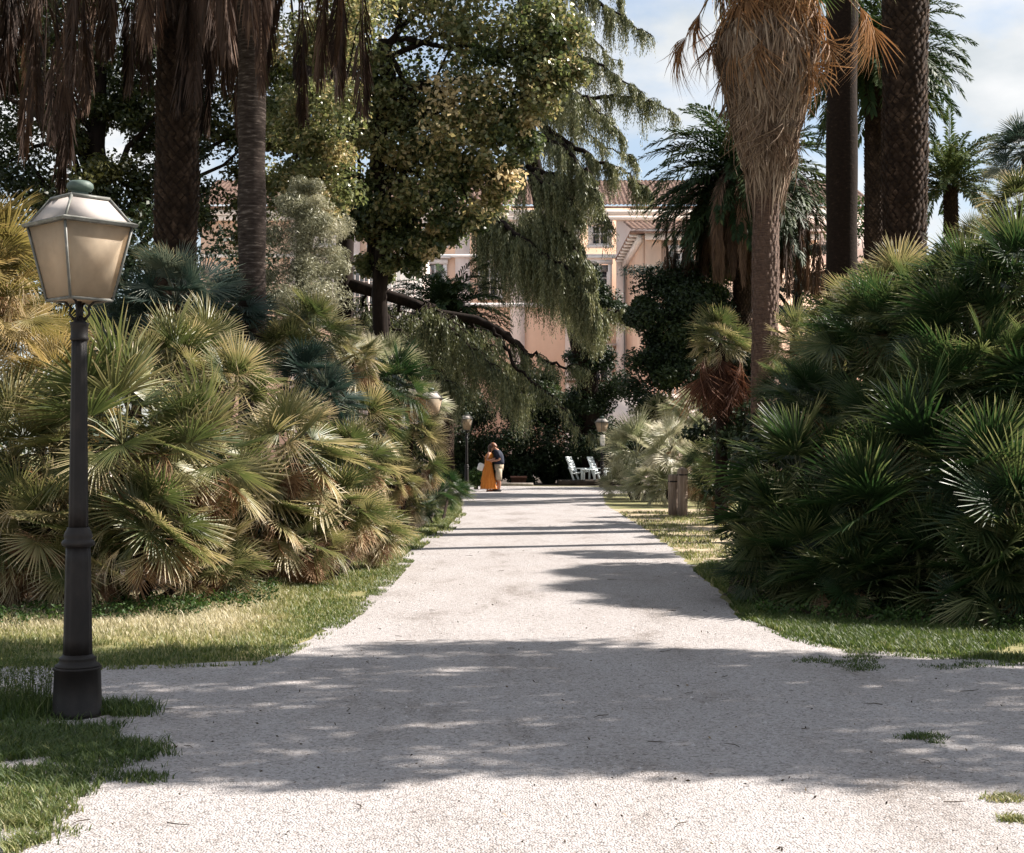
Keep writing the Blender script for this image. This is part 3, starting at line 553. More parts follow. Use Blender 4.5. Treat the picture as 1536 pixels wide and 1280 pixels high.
leaf_cloud(mb, wr, np.stack([q[:, 0], q[:, 1], wr.uniform(.01, .05, len(q))], 1), np.full((len(q), 3), .01), 1, .10, .22, tint=.5, csd=.3)
q = scatter(wr, [(1095, 850), (1092, 890), (1160, 922), (1300, 936), (1536, 946), (1536, 900), (1200, 830)], 2500)
leaf_cloud(mb, wr, np.stack([q[:, 0], q[:, 1], wr.uniform(.01, .05, len(q))], 1), np.full((len(q), 3), .01), 1, .10, .22, tint=.4, csd=.3)
for i in range(60):
    x, y = wr.uniform(-2.6, 3.2), 5.2 * (20 / 5.2) ** wr.random()
    if inside(np.array([[x, y]]), gp)[0]: q = wr.uniform(0, 6.28); l_ = wr.uniform(.02, .07); mb.tube([[x, y, .012], [x + l_ * math.cos(q), y + l_ * math.sin(q), .014], [x + 2 * l_ * math.cos(q + .3), y + 2 * l_ * math.sin(q + .3), .012]], [.002, .0022, .001], 4, False, .3)
mb.build('leaf_litter', M['litter']); tag(bpy.data.objects['leaf_litter'], 'small dry leaves and twigs lying on the gravel', 'leaf litter', kind='stuff')
# ================================================================== LAMPS
def glass_quad(mb, c4, th=.008):
    c4 = np.array(c4); nrm = unit(np.cross(c4[1] - c4[0], c4[3] - c4[0])); V = np.concatenate([c4, c4 - nrm * th]); mb.add(V, [[0, 1, 2, 3], [7, 6, 5, 4], [0, 4, 5, 1], [1, 5, 6, 2], [2, 6, 7, 3], [3, 7, 4, 0]])
def bar(mb, a, b, r, seg=5): mb.tube([a, b], [r, r], seg)
def lamp_meshes():
    D = {}
    mb = MB(); mb.lathe([(.128, 0), (.128, .03), (.122, .035), (.115, .235), (.121, .24), (.121, .252)], seg=8, rot=PI / 8); D['base'] = ('base', mb.mesh('base', M['iron']))
    mb = MB(); mb.lathe([(.112, .252), (.112, .262), (.094, .272), (.088, .290), (.094, .298), (.080, .305), (.074, .315)], seg=24); D['foot_ring'] = ('foot_ring', mb.mesh('foot_ring', M['iron'], None, True))
    mb = MB(); z = np.linspace(.315, .86, 8); mb.lathe(np.stack([.0705 - .011 * (z - .315) / .55, z], 1), seg=40, flute=.035, nfl=10); D['lower_shaft'] = ('lower_shaft', mb.mesh('lower_shaft', M['iron']))
    mb = MB(); mb.lathe([(.066, .855), (.080, .865), (.083, .878), (.076, .888), (.066, .896), (.072, .908), (.066, .930), (.057, .945), (.055, .955)], seg=24); D['collar'] = ('collar', mb.mesh('collar', M['iron'], None, True))
    mb = MB(); z = np.linspace(.955, 1.90, 10); mb.lathe(np.stack([.047 - .010 * (z - .955) / .95, z], 1), seg=40, flute=.045, nfl=10); D['shaft'] = ('shaft', mb.mesh('shaft', M['iron']))
    mb = MB(); mb.lathe([(.041, 1.90), (.046, 1.905), (.046, 1.915), (.042, 1.92), (.044, 1.975), (.047, 1.98), (.047, 1.992), (.03, 1.998), (.026, 2.02)], seg=20); D['capital'] = ('capital', mb.mesh('capital', M['iron'], None, True))
    mb = MB()
    for k in range(4):
        a = k * PI / 2 + PI / 4; c, s_ = math.cos(a), math.sin(a)
        mb.tube([[.02 * c, .02 * s_, 2.0], [.05 * c, .05 * s_, 2.035], [.045 * c, .045 * s_, 2.07], [.075 * c, .075 * s_, 2.10], [.165 * c, .165 * s_, 2.115]], [.008, .007, .006, .007, .006], 6)
    mb.lathe([(.018, 2.0), (.014, 2.05), (.02, 2.06), (.012, 2.07), (.012, 2.10)], seg=10)
    D['bracket'] = ('bracket', mb.mesh('bracket', M['iron']))
    zb, ze, zt = 2.105, 2.475, 2.62; hb, he, ht = .118, .187, .105
    cn = lambda h, z: [np.array([sx * h, sy * h, z]) for sx, sy in ((-1, -1), (1, -1), (1, 1), (-1, 1))]
    B, E, T = cn(hb, zb), cn(he, ze), cn(ht, zt)
    mb = MB()
    for i in range(4):
        j = (i + 1) % 4; bar(mb, B[i], E[i], .0075); bar(mb, B[i], B[j], .008)
        bar(mb, E[i] + [0, 0, .012], T[i], .0075); bar(mb, T[i], T[j], .010)
    EE = cn(.206, ze + .002); E2 = cn(.212, ze + .016); E3 = cn(.19, ze + .026)
    for A_, B_ in ((EE, E2), (E2, E3)):
        for i in range(4): j = (i + 1) % 4; mb.add([A_[i], A_[j], B_[j], B_[i]], [[0, 1, 2, 3]])
    for i in range(4): j = (i + 1) % 4; E4 = cn(.176, ze + .002); mb.add([EE[j], EE[i], E4[i], E4[j]], [[0, 1, 2, 3]]); E5 = cn(.176, ze + .026); mb.add([E3[i], E3[j], E5[j], E5[i]], [[0, 1, 2, 3]])
    D['lantern'] = ('lantern', mb.mesh('lantern', M['frame']))
    for i in range(4):
        j = (i + 1) % 4; mb = MB(); k = .975; glass_quad(mb, [B[i] * [k, k, 1] + [0, 0, .004], B[j] * [k, k, 1] + [0, 0, .004], E[j] * [k, k, 1], E[i] * [k, k, 1]], .004); D['glass_pane%d' % i] = ('glass_pane', mb.mesh('glass_pane', M['glass']))
        mb = MB(); k = .965; glass_quad(mb, [E[i] * [k, k, 1] + [0, 0, .022], E[j] * [k, k, 1] + [0, 0, .022], T[j] * [k, k, 1], T[i] * [k, k, 1]], .004); D['roof_pane%d' % i] = ('roof_pane', mb.mesh('roof_pane', M['glass_top']))
    mb = MB(); b4 = [v * [.97, .97, 1] for v in B]; glass_quad(mb, b4, .004); D['bottom_pane'] = ('bottom_pane', mb.mesh('bottom_pane', M['glass']))
    mb = MB(); mb.box((0, 0, zt + .004), (.20, .20, .012)); D['roof_plate'] = ('roof_plate', mb.mesh('roof_plate', M['copper']))
    mb = MB(); mb.lathe([(.040, zt + .01), (.040, zt + .035), (.036, zt + .038), (.060, zt + .045), (.067, zt + .06), (.064, zt + .078), (.05, zt + .09), (.02, zt + .097), (.002, zt + .098)], seg=24); D['finial'] = ('finial', mb.mesh('finial', M['copper'], None, True))
    return D
LD = lamp_meshes()
def lamp(label, loc, rz, s_=1.0):
    t = thing('street_lamp', label, 'lamp post', loc, 'old iron street lamps along the path'); t.rotation_euler = (0, 0, rz); t.scale = (s_,) * 3; lan = None
    for k, (nm, me) in LD.items():
        if nm == 'lantern': lan = link(nm, me, t)
        elif nm in ('glass_pane', 'roof_pane', 'bottom_pane', 'roof_plate', 'finial'): link(nm, me, lan)
        else: link(nm, me, t)
    return t
x, y = G(116, 1075); lamp('near dark iron lamp post in the grass at the left with a big frosted lantern', (x, y, 0), math.radians(46))
p = P(650, 583, 31.0); lamp('lamp post behind the left hand fan palms with only its lantern roof showing', (p[0] - .05, 31.0, 0), math.radians(25))
x, y = G(700, 739); lamp('far lamp post at the left edge of the path beside the couple', (x, y, 0), math.radians(3))
p = P(903, 700, 57.0); lamp('far lamp post rising behind the pale palms with a white plate on its post', (p[0], 57.0, 0), math.radians(38), 1.02)
mb = MB(); mb.box((p[0] + .02, 56.93, 1.33 + .5), (.17, .02, .42), bev=.006)
tag(mb.build('sign_plate', M['white_trim']), 'small blank white plate fixed to the far right lamp post', 'sign')
# ================================================================== PALM SHRUBS
GL, GRt = 'clumping fan palms on the left of the path', 'clumping fan palms on the right of the path'
LP = [
 ('big olive fan palm right behind the near lamp post, splayed over the grass', [(185, 668, 12.6, 1.05), (20, 690, 12.9, .95), (130, 868, 12.4, .60), (320, 852, 13.2, .58), (300, 705, 13.0, .85), (75, 790, 12.4, .72), (225, 800, 12.3, .70), (10, 830, 12.5, .7)], 'fan_olive', .95),
 ('olive fan palm with tan dead fronds at its foot at the grass strip bend', [(460, 826, 14.9, .62), (560, 800, 17.0, .62), (440, 685, 14.8, .95), (395, 770, 14.5, .75), (515, 775, 15.6, .72), (530, 700, 16.2, .7)], 'fan_olive', 1.0),
 ('olive fan palm between the near lamp post and the blue palm, one row back', [(255, 565, 16.2, .85), (350, 590, 16.0, .75), (300, 545, 16.8, .75)], 'fan_olive', .4),
 ('large blue green fan palm below the thick date palm trunk', [(265, 455, 20.0, 1.12), (340, 480, 20.5, .8), (190, 490, 20.2, .75)], 'fan_teal', 0),
 ('small blue fan palm wedged between olive palms halfway along the left', [(465, 575, 18.3, .72), (490, 610, 18, .6)], 'fan_teal', 0),
 ('upright fan palm crown below the grey bush', [(470, 505, 21.5, .85), (425, 530, 21, .7), (530, 545, 22, .7)], 'fan_olive', .7),
 ('green fan palm standing in front of the hidden lantern', [(590, 590, 23, .85, 'fan_green'), (555, 640, 22, .8), (620, 650, 23.5, .72)], 'fan_olive', .6),
 ('fan palm with loose straw fronds at the narrow end of the left verge', [(625, 700, 24.5, .75), (585, 725, 23, .65), (610, 760, 23.5, .55), (545, 735, 22, .6)], 'fan_olive', 1.0),
 ('pale topped fan palm furthest along the left row', [(590, 548, 30, .82), (555, 545, 29, .7), (640, 610, 33, .7)], 'fan_pale', .3),
 ('low dark green fan palm touching the path at the far left end', [(655, 750, 27.0, .52), (675, 738, 30, .6), (640, 765, 26, .4)], 'fan_green', 0),
 ('tall yellowing fan palm cut off by the left edge', [(-25, 395, 12.8, .85), (-5, 480, 12.9, .8), (-60, 440, 13.4, .85)], 'fan_yellow', .5),
 ('yellow green fan palm glimpsed behind the near lamp post', [(85, 575, 15.2, .72), (60, 520, 16, .7), (120, 620, 15, .6)], 'fan_yellow', .4),
]
for k, (l, h, m, d) in enumerate(LP): fan_palm(l, [(q[0], q[1], q[2], q[3] * (.93 if k == 0 else .84)) + tuple(q[4:]) for q in h], m, GL, 'dead', d)
RP = [
 ('deep green fan palm at the left tip of the right hand mass, overhanging the gravel', [(1205, 730, 13.6, .80), (1160, 795, 13.2, .58), (1158, 855, 12.9, .54), (1225, 850, 12.7, .62)], 'fan_green', .3),
 ('low dark fan palm in the middle of the right hand mass', [(1310, 800, 12.6, .85), (1385, 725, 12.9, .9), (1290, 880, 12.2, .65), (1400, 870, 12.1, .7)], 'fan_green', .2),
 ('dark fan palm cut off by the right edge near the ground', [(1530, 800, 11.8, .8), (1480, 880, 11.6, .7), (1570, 880, 11.5, .75), (1500, 740, 12.2, .8)], 'fan_green', .2),
 ('green fan palm with a hanging yellow heart at the right edge', [(1480, 590, 13.2, .85), (1400, 625, 13.5, .74), (1560, 600, 13.0, .8), (1330, 640, 14.0, .7)], 'fan_green', .6),
 ('tall glossy fan palm crowning the right hand mass', [(1450, 455, 14.8, .80), (1525, 425, 14.2, .78), (1360, 490, 15.2, .74), (1450, 510, 14.2, .85), (1300, 520, 15.6, .8)], 'fan_green', .3),
 ('fan palm with its sunlit top coloured olive, on the left shoulder of the right hand mass', [(1345, 445, 17.2, .70, 'fan_olive'), (1275, 490, 17.6, .66, 'fan_olive'), (1262, 565, 16.0, .68), (1215, 615, 15.2, .6)], 'fan_green', .5),  # sun on the upper heads is put into their olive leaf colour
 ('pale olive fan palm just right of the shaggy palm trunk', [(1195, 525, 20.5, .58), (1225, 545, 20, .55), (1180, 590, 19.5, .52, 'fan_green')], 'fan_olive', .6),
 ('spiky dark fan palm head standing against the sky at the right edge', [(1536, 235, 19.0, .56)], 'fan_teal', 0),
 ('fan palm head below the spiky one at the right edge', [(1530, 315, 17.5, .5), (1475, 365, 18.2, .42)], 'fan_olive', .3),
 ('silvery fan palm spreading over the path end in front of the white chairs', [(955, 685, 42, 1.15), (935, 725, 42.5, .85), (980, 725, 40.5, 1.0)], 'fan_pale', .3),
 ('silvery fan palm standing behind the wooden posts', [(1008, 672, 38, 1.0), (1042, 715, 36.5, .85), (1000, 735, 37.5, .75)], 'fan_pale', .5),
 ('straw tinted fan palm behind the silvery palms', [(985, 630, 46, .95), (1030, 620, 44, .85), (1050, 655, 41, .75)], 'fan_pale', .9),
 ('dark green fan palm in the shade right of the wooden posts', [(1075, 735, 31.5, .75), (1100, 690, 30.5, .8), (1065, 690, 33, .7)], 'fan_green', .3),
]
for l, h, m, d in RP: fan_palm(l, h, m, GRt, 'dead', d)
# fan palm on a trunk with a rusty skirt
t = fan_palm('fan palm on a bare trunk with a rusty red skirt of dead fronds', [(1080, 515, 27, .72)], 'fan_olive', 'single fan palms on a trunk', None, 0, .14)
p = P(1082, 560, 27); rr = np.random.default_rng(77)
mb = MB()
for i in range(46):
    az = rr.uniform(0, 6.28); o_ = np.array([math.cos(az), math.sin(az), 0]); q = p + o_ * rr.uniform(.1, .42) + [0, 0, rr.uniform(-.15, .35)]
    d = unit(o_ * rr.uniform(.05, .35) + [0, 0, -1]); put(mb, FD[int(rr.integers(6))], q, frame(d, o_, rr.normal(0, .5)), rr.uniform(.6, .85), rr.uniform(.1, .75))
mb.build('dead_skirt', M['dead_red'], t)
# ================================================================== TALL PALMS
def crown_on(t, me, z, s_=1.0, name='frond_crown', rz=0): return link(name, me, t, (0, 0, z), (0, 0, rz), s_)
CRB = date_crown(1, 60, 3.2, 80, 12, (1.0, 1.7)).mesh('frond_crown', M['phoenix'])
CRD = date_crown(2, 120, 3.05, 84, -40, (1.05, 1.9), .50, wid=.075).mesh('frond_crown', M['phoenix'])
CRE = date_crown(3, 64, 2.9, 80, -15, (.9, 1.7), .42, .62, wid=.075).mesh('frond_crown', M['phoenix'])
HG = [dead_hang(11 + i, n, reach=(.35, (2.2, 1.5, 2.3)[i])) .mesh('dead_fronds', M['dead_dark']) for i, n in enumerate((26, 17, 26))]
GP = 'tall date palms on the left'
def left_palm(label, px, Y, r, top, hang, stub=True, mat='bark_palm', s_=1.0, hs=1.0, lean=0):
    b = ((px - CX) / F * Y, Y, 0); t = thing('date_palm', label, 'palm', b, GP); stub_trunk(t, b, r, top, (lean, 0), stub, mat, seed=abs(px))
    link('frond_crown', CRB, t, (lean, 0, top + .2), (0, 0, px), s_); link('dead_fronds', HG[hang], t, (lean, 0, top - .1), (0, 0, px * .37), hs)
left_palm('thick dark date palm trunk behind the near lantern, hung with brown dead fronds', 258, 23.6, .335, 10.1, 0, hs=1.0, lean=.12)
left_palm('slimmer grey palm trunk beside the grey bush, hung with brown dead fronds', 379, 21.0, .20, 9.5, 1, False, 'bark_grey', .9, 1.0, -.05)
left_palm('date palm whose trunk stands beyond the left edge, its dead fronds hanging into the corner', -45, 27.0, .30, 10.8, 2, s_=1.0, hs=1.1)
b = ((498 - CX) / F * 24.5, 24.5, 0)
# right hand trunks
GR = 'tall palms on the right'
def right_palm(label, px, Y, r, top, crown, lean=0, stub=True, mat='bark_palm', zc=None, s_=1.0, per=16, dead=True):
    b = ((px - CX) / F * Y, Y, 0); t = thing('date_palm', label, 'palm', b, GR); stub_trunk(t, b, r, top, (lean, 0), stub, mat, seed=abs(px), per=per)
    link('frond_crown', crown, t, (lean, 0, top + .1), (0, 0, px), s_)
    return t
right_palm('tall smooth dark trunk between the shaggy palm and the thick scaly trunk', 1262, 28.0, .295, 17.0, CRB, .10, False, 'bark_palm')
right_palm('thick scaly dark palm trunk rising out of the right hand fan palms', 1356, 26.5, .39, 16.0, CRB, .12, per=18)
right_palm('thinner scaly palm trunk behind the thick one, its crown drooping on both sides of it', 1311, 43.0, .29, 12.9, CRD, .1, s_=.92)
t = right_palm('full crowned date palm behind the shaggy palm with a fringe of brown fronds', 1113, 48.5, .30, 10.3, CRD, .05, s_=1.12)
link('dead_fronds', dead_hang(41, 60, (1.5, 2.3), (.5, 2.2), .45, .55).mesh('dead_fronds', M['dead_dark']), t, (.05, 0, 10.2), (0, 0, 1), 1.06)
link('inner_fronds', date_crown(9, 50, 3.0, 20, -40, (1.0, 1.6), .5, .35).mesh('inner_fronds', M['phoenix']), t, (.05, 0, 10.3), (0, 0, 2), 1.08)
right_palm('distant date palm with a small bright crown near the right edge', 1428, 60.0, .28, 12.3, CRE, 0, s_=1.1)
# ---- shaggy palm
b = ((1146 - CX) / F * 22.0, 22.0, 0)
t = thing('shaggy_palm', 'palm with a bulging shaggy skirt of dead fronds topped by orange fans', 'palm', b, GR); sr = np.random.default_rng(3)
stub_trunk(t, b, .195, 8.6, (.08, 0), True, 'bark_palm_warm', seed=3, rows=95, per=15, smat='bark_palm_warm', proud=.45)
def prof(z):      # radius of the skirt at height z
    return np.interp(z, [5.15, 5.35, 5.63, 6.13, 6.63, 7.13, 7.5, 7.8, 8.3], [.20, .23, .32, .43, .56, .68, .74, .66, .45])
mb = MB(); n = 13000; z = 5.60 + 2.25 * sr.random(n) ** .85; az = sr.uniform(0, 2 * PI, n); o_ = np.stack([np.cos(az), np.sin(az), np.zeros(n)], 1); tg = np.stack([-np.sin(az), np.cos(az), np.zeros(n)], 1)
ln = sr.uniform(.22, .6, n) * (1 + .8 * (sr.random(n) > .93)); r0 = prof(z) * (sr.uniform(.80, 1.04, n) + .06 * np.sin(az * 7 + z * 4) + .07 * np.sin(az * 13 - z * 9)); r1 = prof(z - ln) * sr.uniform(.90, 1.14, n) + .01; c = np.array([b[0] + .06, b[1], 0])
p0 = c + o_ * r0[:, None] + np.array([0, 0, 1]) * z[:, None]; sw = sr.normal(0, .07, n)[:, None] * tg
p2 = c + o_ * r1[:, None] + np.array([0, 0, 1]) * (z - ln)[:, None] + sw; pm = (p0 + p2) / 2 + o_ * sr.uniform(-.01, .05, n)[:, None]; wv = unit(tg + o_ * sr.normal(0, .5, n)[:, None]) * sr.uniform(.006, .017, n)[:, None]
V = np.stack([p0 - wv * .6, p0 + wv * .6, pm + wv, pm - wv, p2], 1); bi = np.arange(n)[:, None] * 5
mb.add(V.reshape(-1, 3), np.concatenate([bi, bi + 1, bi + 2, bi + 3], 1), np.repeat(sr.normal(.45, .2, n) + .12 * np.sin(az * 5), 5)); mb.f.append(np.concatenate([bi + 3, bi + 2, bi + 4], 1))
zz = np.linspace(5.45, 8.2, 16); mb.lathe(np.stack([prof(zz) * .84, zz], 1), (c[0], c[1], 0), 28, tint=.12)
for i in range(70):
    az = sr.uniform(0, 6.28); o_ = np.array([math.cos(az), math.sin(az), 0]); z0 = 5.9 + 1.7 * sr.random(); q = c + o_ * prof(z0) * sr.uniform(.84, .98) + [0, 0, z0]
    put(mb, FD[int(sr.integers(6))], q, frame(unit(o_ * sr.uniform(-.02, .22) + [0, 0, -1]), o_, sr.normal(0, .5)), sr.uniform(.45, .75), sr.uniform(.1, .6))
mb.build('skirt', M['thatch'], t)
mb = MB()
for i in range(60):
    az = sr.uniform(0, 6.28); o_ = np.array([math.cos(az), math.sin(az), 0]); z0 = sr.uniform(7.35, 8.6); q = c + o_ * (prof(min(z0, 7.6)) * sr.uniform(.75, 1.0)) + [0, 0, z0]
    d = unit(o_ * sr.uniform(.05, .5) + [0, 0, -1]); put(mb, FD[int(sr.integers(6))], q, frame(d, o_, sr.normal(0, .4)), sr.uniform(.55, .95), sr.uniform(.15, .75))
    mb.tube([c + [0, 0, 8.75] + o_ * .1, c + o_ * (prof(7.5) * .6) + [0, 0, z0 + .45], q], [.012, .010, .007], 3, False, .75)
for px, py, dx in ((1030, 55, -1), (1050, 20, -1), (1235, 60, 1), (1302, 35, 1), (1290, 10, 1), (1225, 20, 1), (1085, 60, -1), (1210, 95, .4)):
    q = P(px, py, 22.0 + sr.normal(0, .3)); st_ = c + [0, 0, 9.2]; dd = unit(np.array([dx * .55, sr.normal(0, .3), -.85]))
    put(mb, FD[int(sr.integers(6))], q, frame(dd, (dx, 0, .4), sr.normal(0, .5)), sr.uniform(.6, .85), sr.uniform(.3, .8)); put(mb, FD[int(sr.integers(6))], q, frame(dd + sr.normal(0, .2, 3), (dx, 0, .4), sr.normal(0, .6)), sr.uniform(.5, .8), sr.uniform(.3, .8))
    mb.tube([st_, (st_ + q) / 2 + [0, 0, .25], q], [.016, .012, .009], 4, False, .4)
mb.build('dead_fans', M['thatch_orange'], t)
link('frond_crown', fan_head(55, 40, 1.15, .95, 86, -12).mesh('frond_crown', M['fan_green']), t, (.08, 0, 9.1))
# ================================================================== TREES
def weeping(mb_needles, mb_wood, rng, path, r0, r1, lat, drop, dens, tint=.45, taper=True, needle=.085):
    """a limb, its side twigs, and strands of needles that hang from them"""
    path = np.asarray(path, float); n = 24
    cl = np.concatenate([[0], np.cumsum(np.linalg.norm(np.diff(path, axis=0), axis=1))]); tt = np.linspace(0, 1, n)
    pp = np.stack([np.interp(tt * cl[-1], cl, path[:, i]) for i in range(3)], 1); pp[1:-1] += rng.normal(0, .05, (n - 2, 3))
    mb_wood.tube(pp, r0 + (r1 - r0) * tt, 7)
    nt_ = max(6, int(6.5 * cl[-1])); tt_ = np.sort(rng.uniform(.08, 1, nt_)); sg = np.where(np.arange(nt_) % 2, 1, -1) * rng.uniform(.35, 1, nt_) * lat * (1 - .6 * tt_); fwd = rng.uniform(.15, .7, nt_) * lat * (1 - .3 * tt_); wgt = rng.uniform(.3, 1.6, nt_)
    m = int(dens * cl[-1]); k_ = rng.choice(nt_, m, p=wgt / wgt.sum()); f_ = rng.random(m); t = tt_[k_]
    at_ = lambda u: np.stack([np.interp(u, tt, pp[:, i]) for i in range(3)], 1)
    gd = np.gradient(pp, axis=0); dd_ = lambda u: unit(np.stack([np.interp(u, tt, gd[:, i]) for i in range(3)], 1))
    def spray(u, s_, fw_, f): d0 = dd_(u); s0 = unit(np.cross(d0, [0, 0, 1.])); q = at_(u) + s0 * (s_ * f)[:, None] + d0 * (fw_ * f)[:, None]; q[:, 2] += .10 * np.sin(f * PI * .6) - (.30 * np.abs(s_) + .12 * fw_) * f ** 1.6; return q, d0
    st, d = spray(t, sg[k_], fwd[k_], f_); st += rng.normal(0, .03, st.shape)
    for i in range(nt_):
        f = np.linspace(0, 1, 5); q, _ = spray(np.full(5, tt_[i]), np.full(5, sg[i]), np.full(5, fwd[i]), f); mb_wood.tube(q, np.linspace(.022, .005, 5), 4, False)
    ln = drop * rng.uniform(.25, 1.0, m) ** 1.3 * (1 - .45 * t) * (1 - .35 * f_) * np.clip(wgt[k_], .5, 1.3)
    K = np.maximum(3, (ln / (needle * .55)).astype(int)); ii = np.repeat(np.arange(m), K); kk = np.concatenate([np.arange(k) for k in K]); fr = kk / K[ii]
    sway = rng.normal(0, .12, (m, 2)); q = st[ii].copy(); q[:, 2] -= fr * ln[ii]; q[:, :2] += sway[ii] * (fr ** 1.5)[:, None] + d[ii][:, :2] * (np.minimum(fr * 3, 1) * .08)[:, None]
    q += rng.normal(0, .012, q.shape)
    N_ = len(q); az = rng.uniform(0, 6.28, N_); sp = rng.uniform(.15, .75, N_); a = unit(np.stack([np.cos(az) * sp, np.sin(az) * sp, -np.ones(N_)], 1)); b = unit(np.cross(a, rng.normal(0, 1, (N_, 3))))
    L_ = needle * rng.uniform(.7, 1.5, N_) * (1.15 - .5 * fr); W_ = .26 * L_
    V = np.stack([q, q + a * L_[:, None] * .5 + b * W_[:, None] * .5, q + a * L_[:, None], q + a * L_[:, None] * .5 - b * W_[:, None] * .5], 1)
    tn = tint + (wgt[k_][ii] - 1) * .10 + rng.normal(0, .13, m)[ii] + rng.normal(0, .08, N_) + .08 * fr
    mb_needles.add(V.reshape(-1, 3), np.arange(4 * N_).reshape(N_, 4), np.repeat(tn, 4))
def pl(pts): return [P(*q) for q in pts]
GC = 'weeping cedars over the end of the path'
# cedar with the right sweeping branches
cr_ = np.random.default_rng(31)
b = P(892, 700, 63); b[2] = 0; t = thing('weeping_cedar', 'tall weeping cedar whose branches sweep right against the sky and hang before the palace', 'tree', b, GC); nb, wb = MB(), MB()
wb.tube([b - [0, 0, .1], P(880, 560, 62), P(850, 430, 60.5), P(815, 320, 58.6), P(795, 220, 57.2), P(787, 100, 56.2), P(783, -40, 56), P(780, -300, 55.5)], [.5, .44, .38, .34, .30, .25, .2, .05], 12)
for path, r0, lat, drop, dens in (
    ([(785, 40, 47), (840, 70, 46.4), (905, 100, 46), (965, 140, 45.6)], .11, .8, 1.5, 90),
    ([(785, -60, 47), (850, -30, 46.5), (915, 15, 46), (980, 55, 45.6)], .10, .8, 1.6, 100),
    ([(785, -150, 47), (860, -120, 47), (900, -60, 46.6), (935, 5, 46.4)], .10, .9, 1.7, 80),
    ([(790, 170, 47), (850, 153, 46.6), (920, 143, 46), (975, 152, 45.8), (1010, 172, 45.6)], .12, .75, 1.6, 85),
    ([(790, 165, 47), (830, 200, 46.6), (890, 238, 46), (945, 262, 45.8), (975, 290, 45.6)], .14, 1.0, 1.5, 110),
    ([(785, 90, 46), (830, 115, 45), (880, 150, 44.4), (930, 200, 44)], .09, 1.0, 1.6, 90),
    ([(785, 0, 48), (840, 20, 48.4), (880, 50, 48.6), (930, 100, 48.6)], .09, 1.0, 1.6, 90),
    ([(800, 200, 45.5), (850, 225, 44.8), (880, 260, 44.4), (900, 300, 44)], .09, 1.0, 1.7, 110),
    ([(790, 120, 47.5), (850, 170, 47.6), (900, 215, 47.6), (950, 240, 47.5)], .08, .8, 1.2, 70),
    ([(790, 250, 47), (830, 262, 46), (880, 285, 45.4), (915, 330, 45)], .10, .9, 1.6, 110),
    ([(760, 250, 47), (790, 262, 45.6), (840, 285, 45), (870, 320, 44.6)], .10, .9, 2.0, 110),
    ([(690, 285, 48.5), (740, 322, 47), (775, 352, 45.8), (812, 378, 45), (850, 400, 44.5), (888, 445, 44.2)], .15, 1.1, 2.6, 280),
    ([(812, 310, 49.5), (820, 330, 45.5), (850, 350, 44.8), (880, 400, 44.2)], .10, 1.1, 2.4, 230),
    ([(838, 388, 50.5), (848, 402, 47.5), (870, 430, 44.6), (905, 480, 44)], .09, .9, 1.8, 160),
    ([(842, 405, 51), (815, 410, 49), (785, 418, 48)], .08, .6, .9, 40),
    ([(866, 485, 52), (905, 468, 49), (955, 468, 47)], .09, .8, 1.0, 90),
    ([(800, 200, 48), (770, 235, 46.5), (740, 262, 45.5)], .09, .8, 1.3, 80)):
    weeping(nb, wb, cr_, pl([(x_, y_, z_ + 9) for x_, y_, z_ in path]), r0 * 1.15, .015, lat * 1.1, drop * 1.45, dens * 2.05, .55, needle=.12)
nb.build('crown', M['cedar'], t); wb.build('trunk', M['bark'], t, True)
# leaning cedar with the long bare limb
b = P(515, 700, 42); b[2] = 0; t = thing('weeping_cedar', 'dark weeping cedar with a long bare limb reaching right above the couple', 'tree', b, GC); nb, wb = MB(), MB()
wb.tube([b - [0, 0, .1], P(513, 550, 42), P(515, 425, 42), P(522, 250, 42), P(530, -50, 42)], [.36, .32, .28, .22, .1], 12)
limbp = [(515, 425, 42), (560, 437, 41.9), (610, 452, 41.7), (660, 472, 41.5), (715, 480, 41.4), (752, 498, 41.3), (790, 530, 41.2), (830, 546, 41.1), (885, 560, 41)]
wb.tube(pl(limbp[:7]), [.20, .18, .165, .15, .13, .10, .07], 10)
weeping(nb, wb, cr_, pl(limbp[5:]), .09, .015, .8, 1.3, 150, .6)
for path, lat, drop, dens in (
    ([(590, 447, 41.8), (620, 500, 42.6), (650, 530, 43.2), (690, 560, 43.6)], .9, 2.0, 150),
    ([(640, 462, 41.6), (680, 500, 40.6), (720, 530, 40.2), (760, 570, 40)], 1.0, 2.2, 190),
    ([(700, 478, 41.4), (730, 510, 42.4), (770, 560, 43), (800, 620, 43.4)], .9, 1.9, 180),
    ([(560, 437, 41.9), (590, 490, 41), (630, 540, 40.4), (680, 580, 40)], .9, 2.0, 140),
    ([(660, 472, 41.5), (700, 520, 42), (735, 560, 42), (785, 590, 42)], .9, 2.2, 190),
    ([(740, 490, 41.3), (780, 560, 40.6), (830, 600, 40.3), (890, 660, 40.2)], .5, 1.1, 60),
    ([(540, 430, 42), (560, 520, 42.8), (600, 560, 43.2)], 1.1, 2.2, 120),
    ([(620, 452, 41.7), (655, 462, 40.8), (700, 500, 40.4)], .9, 1.2, 70)):
    weeping(nb, wb, cr_, pl(path), .06, .012, lat, drop * 1.0, dens * 1.2, .56, needle=.095)
nb.build('crown', M['cedar'], t); wb.build('trunk', M['bark'], t, True)
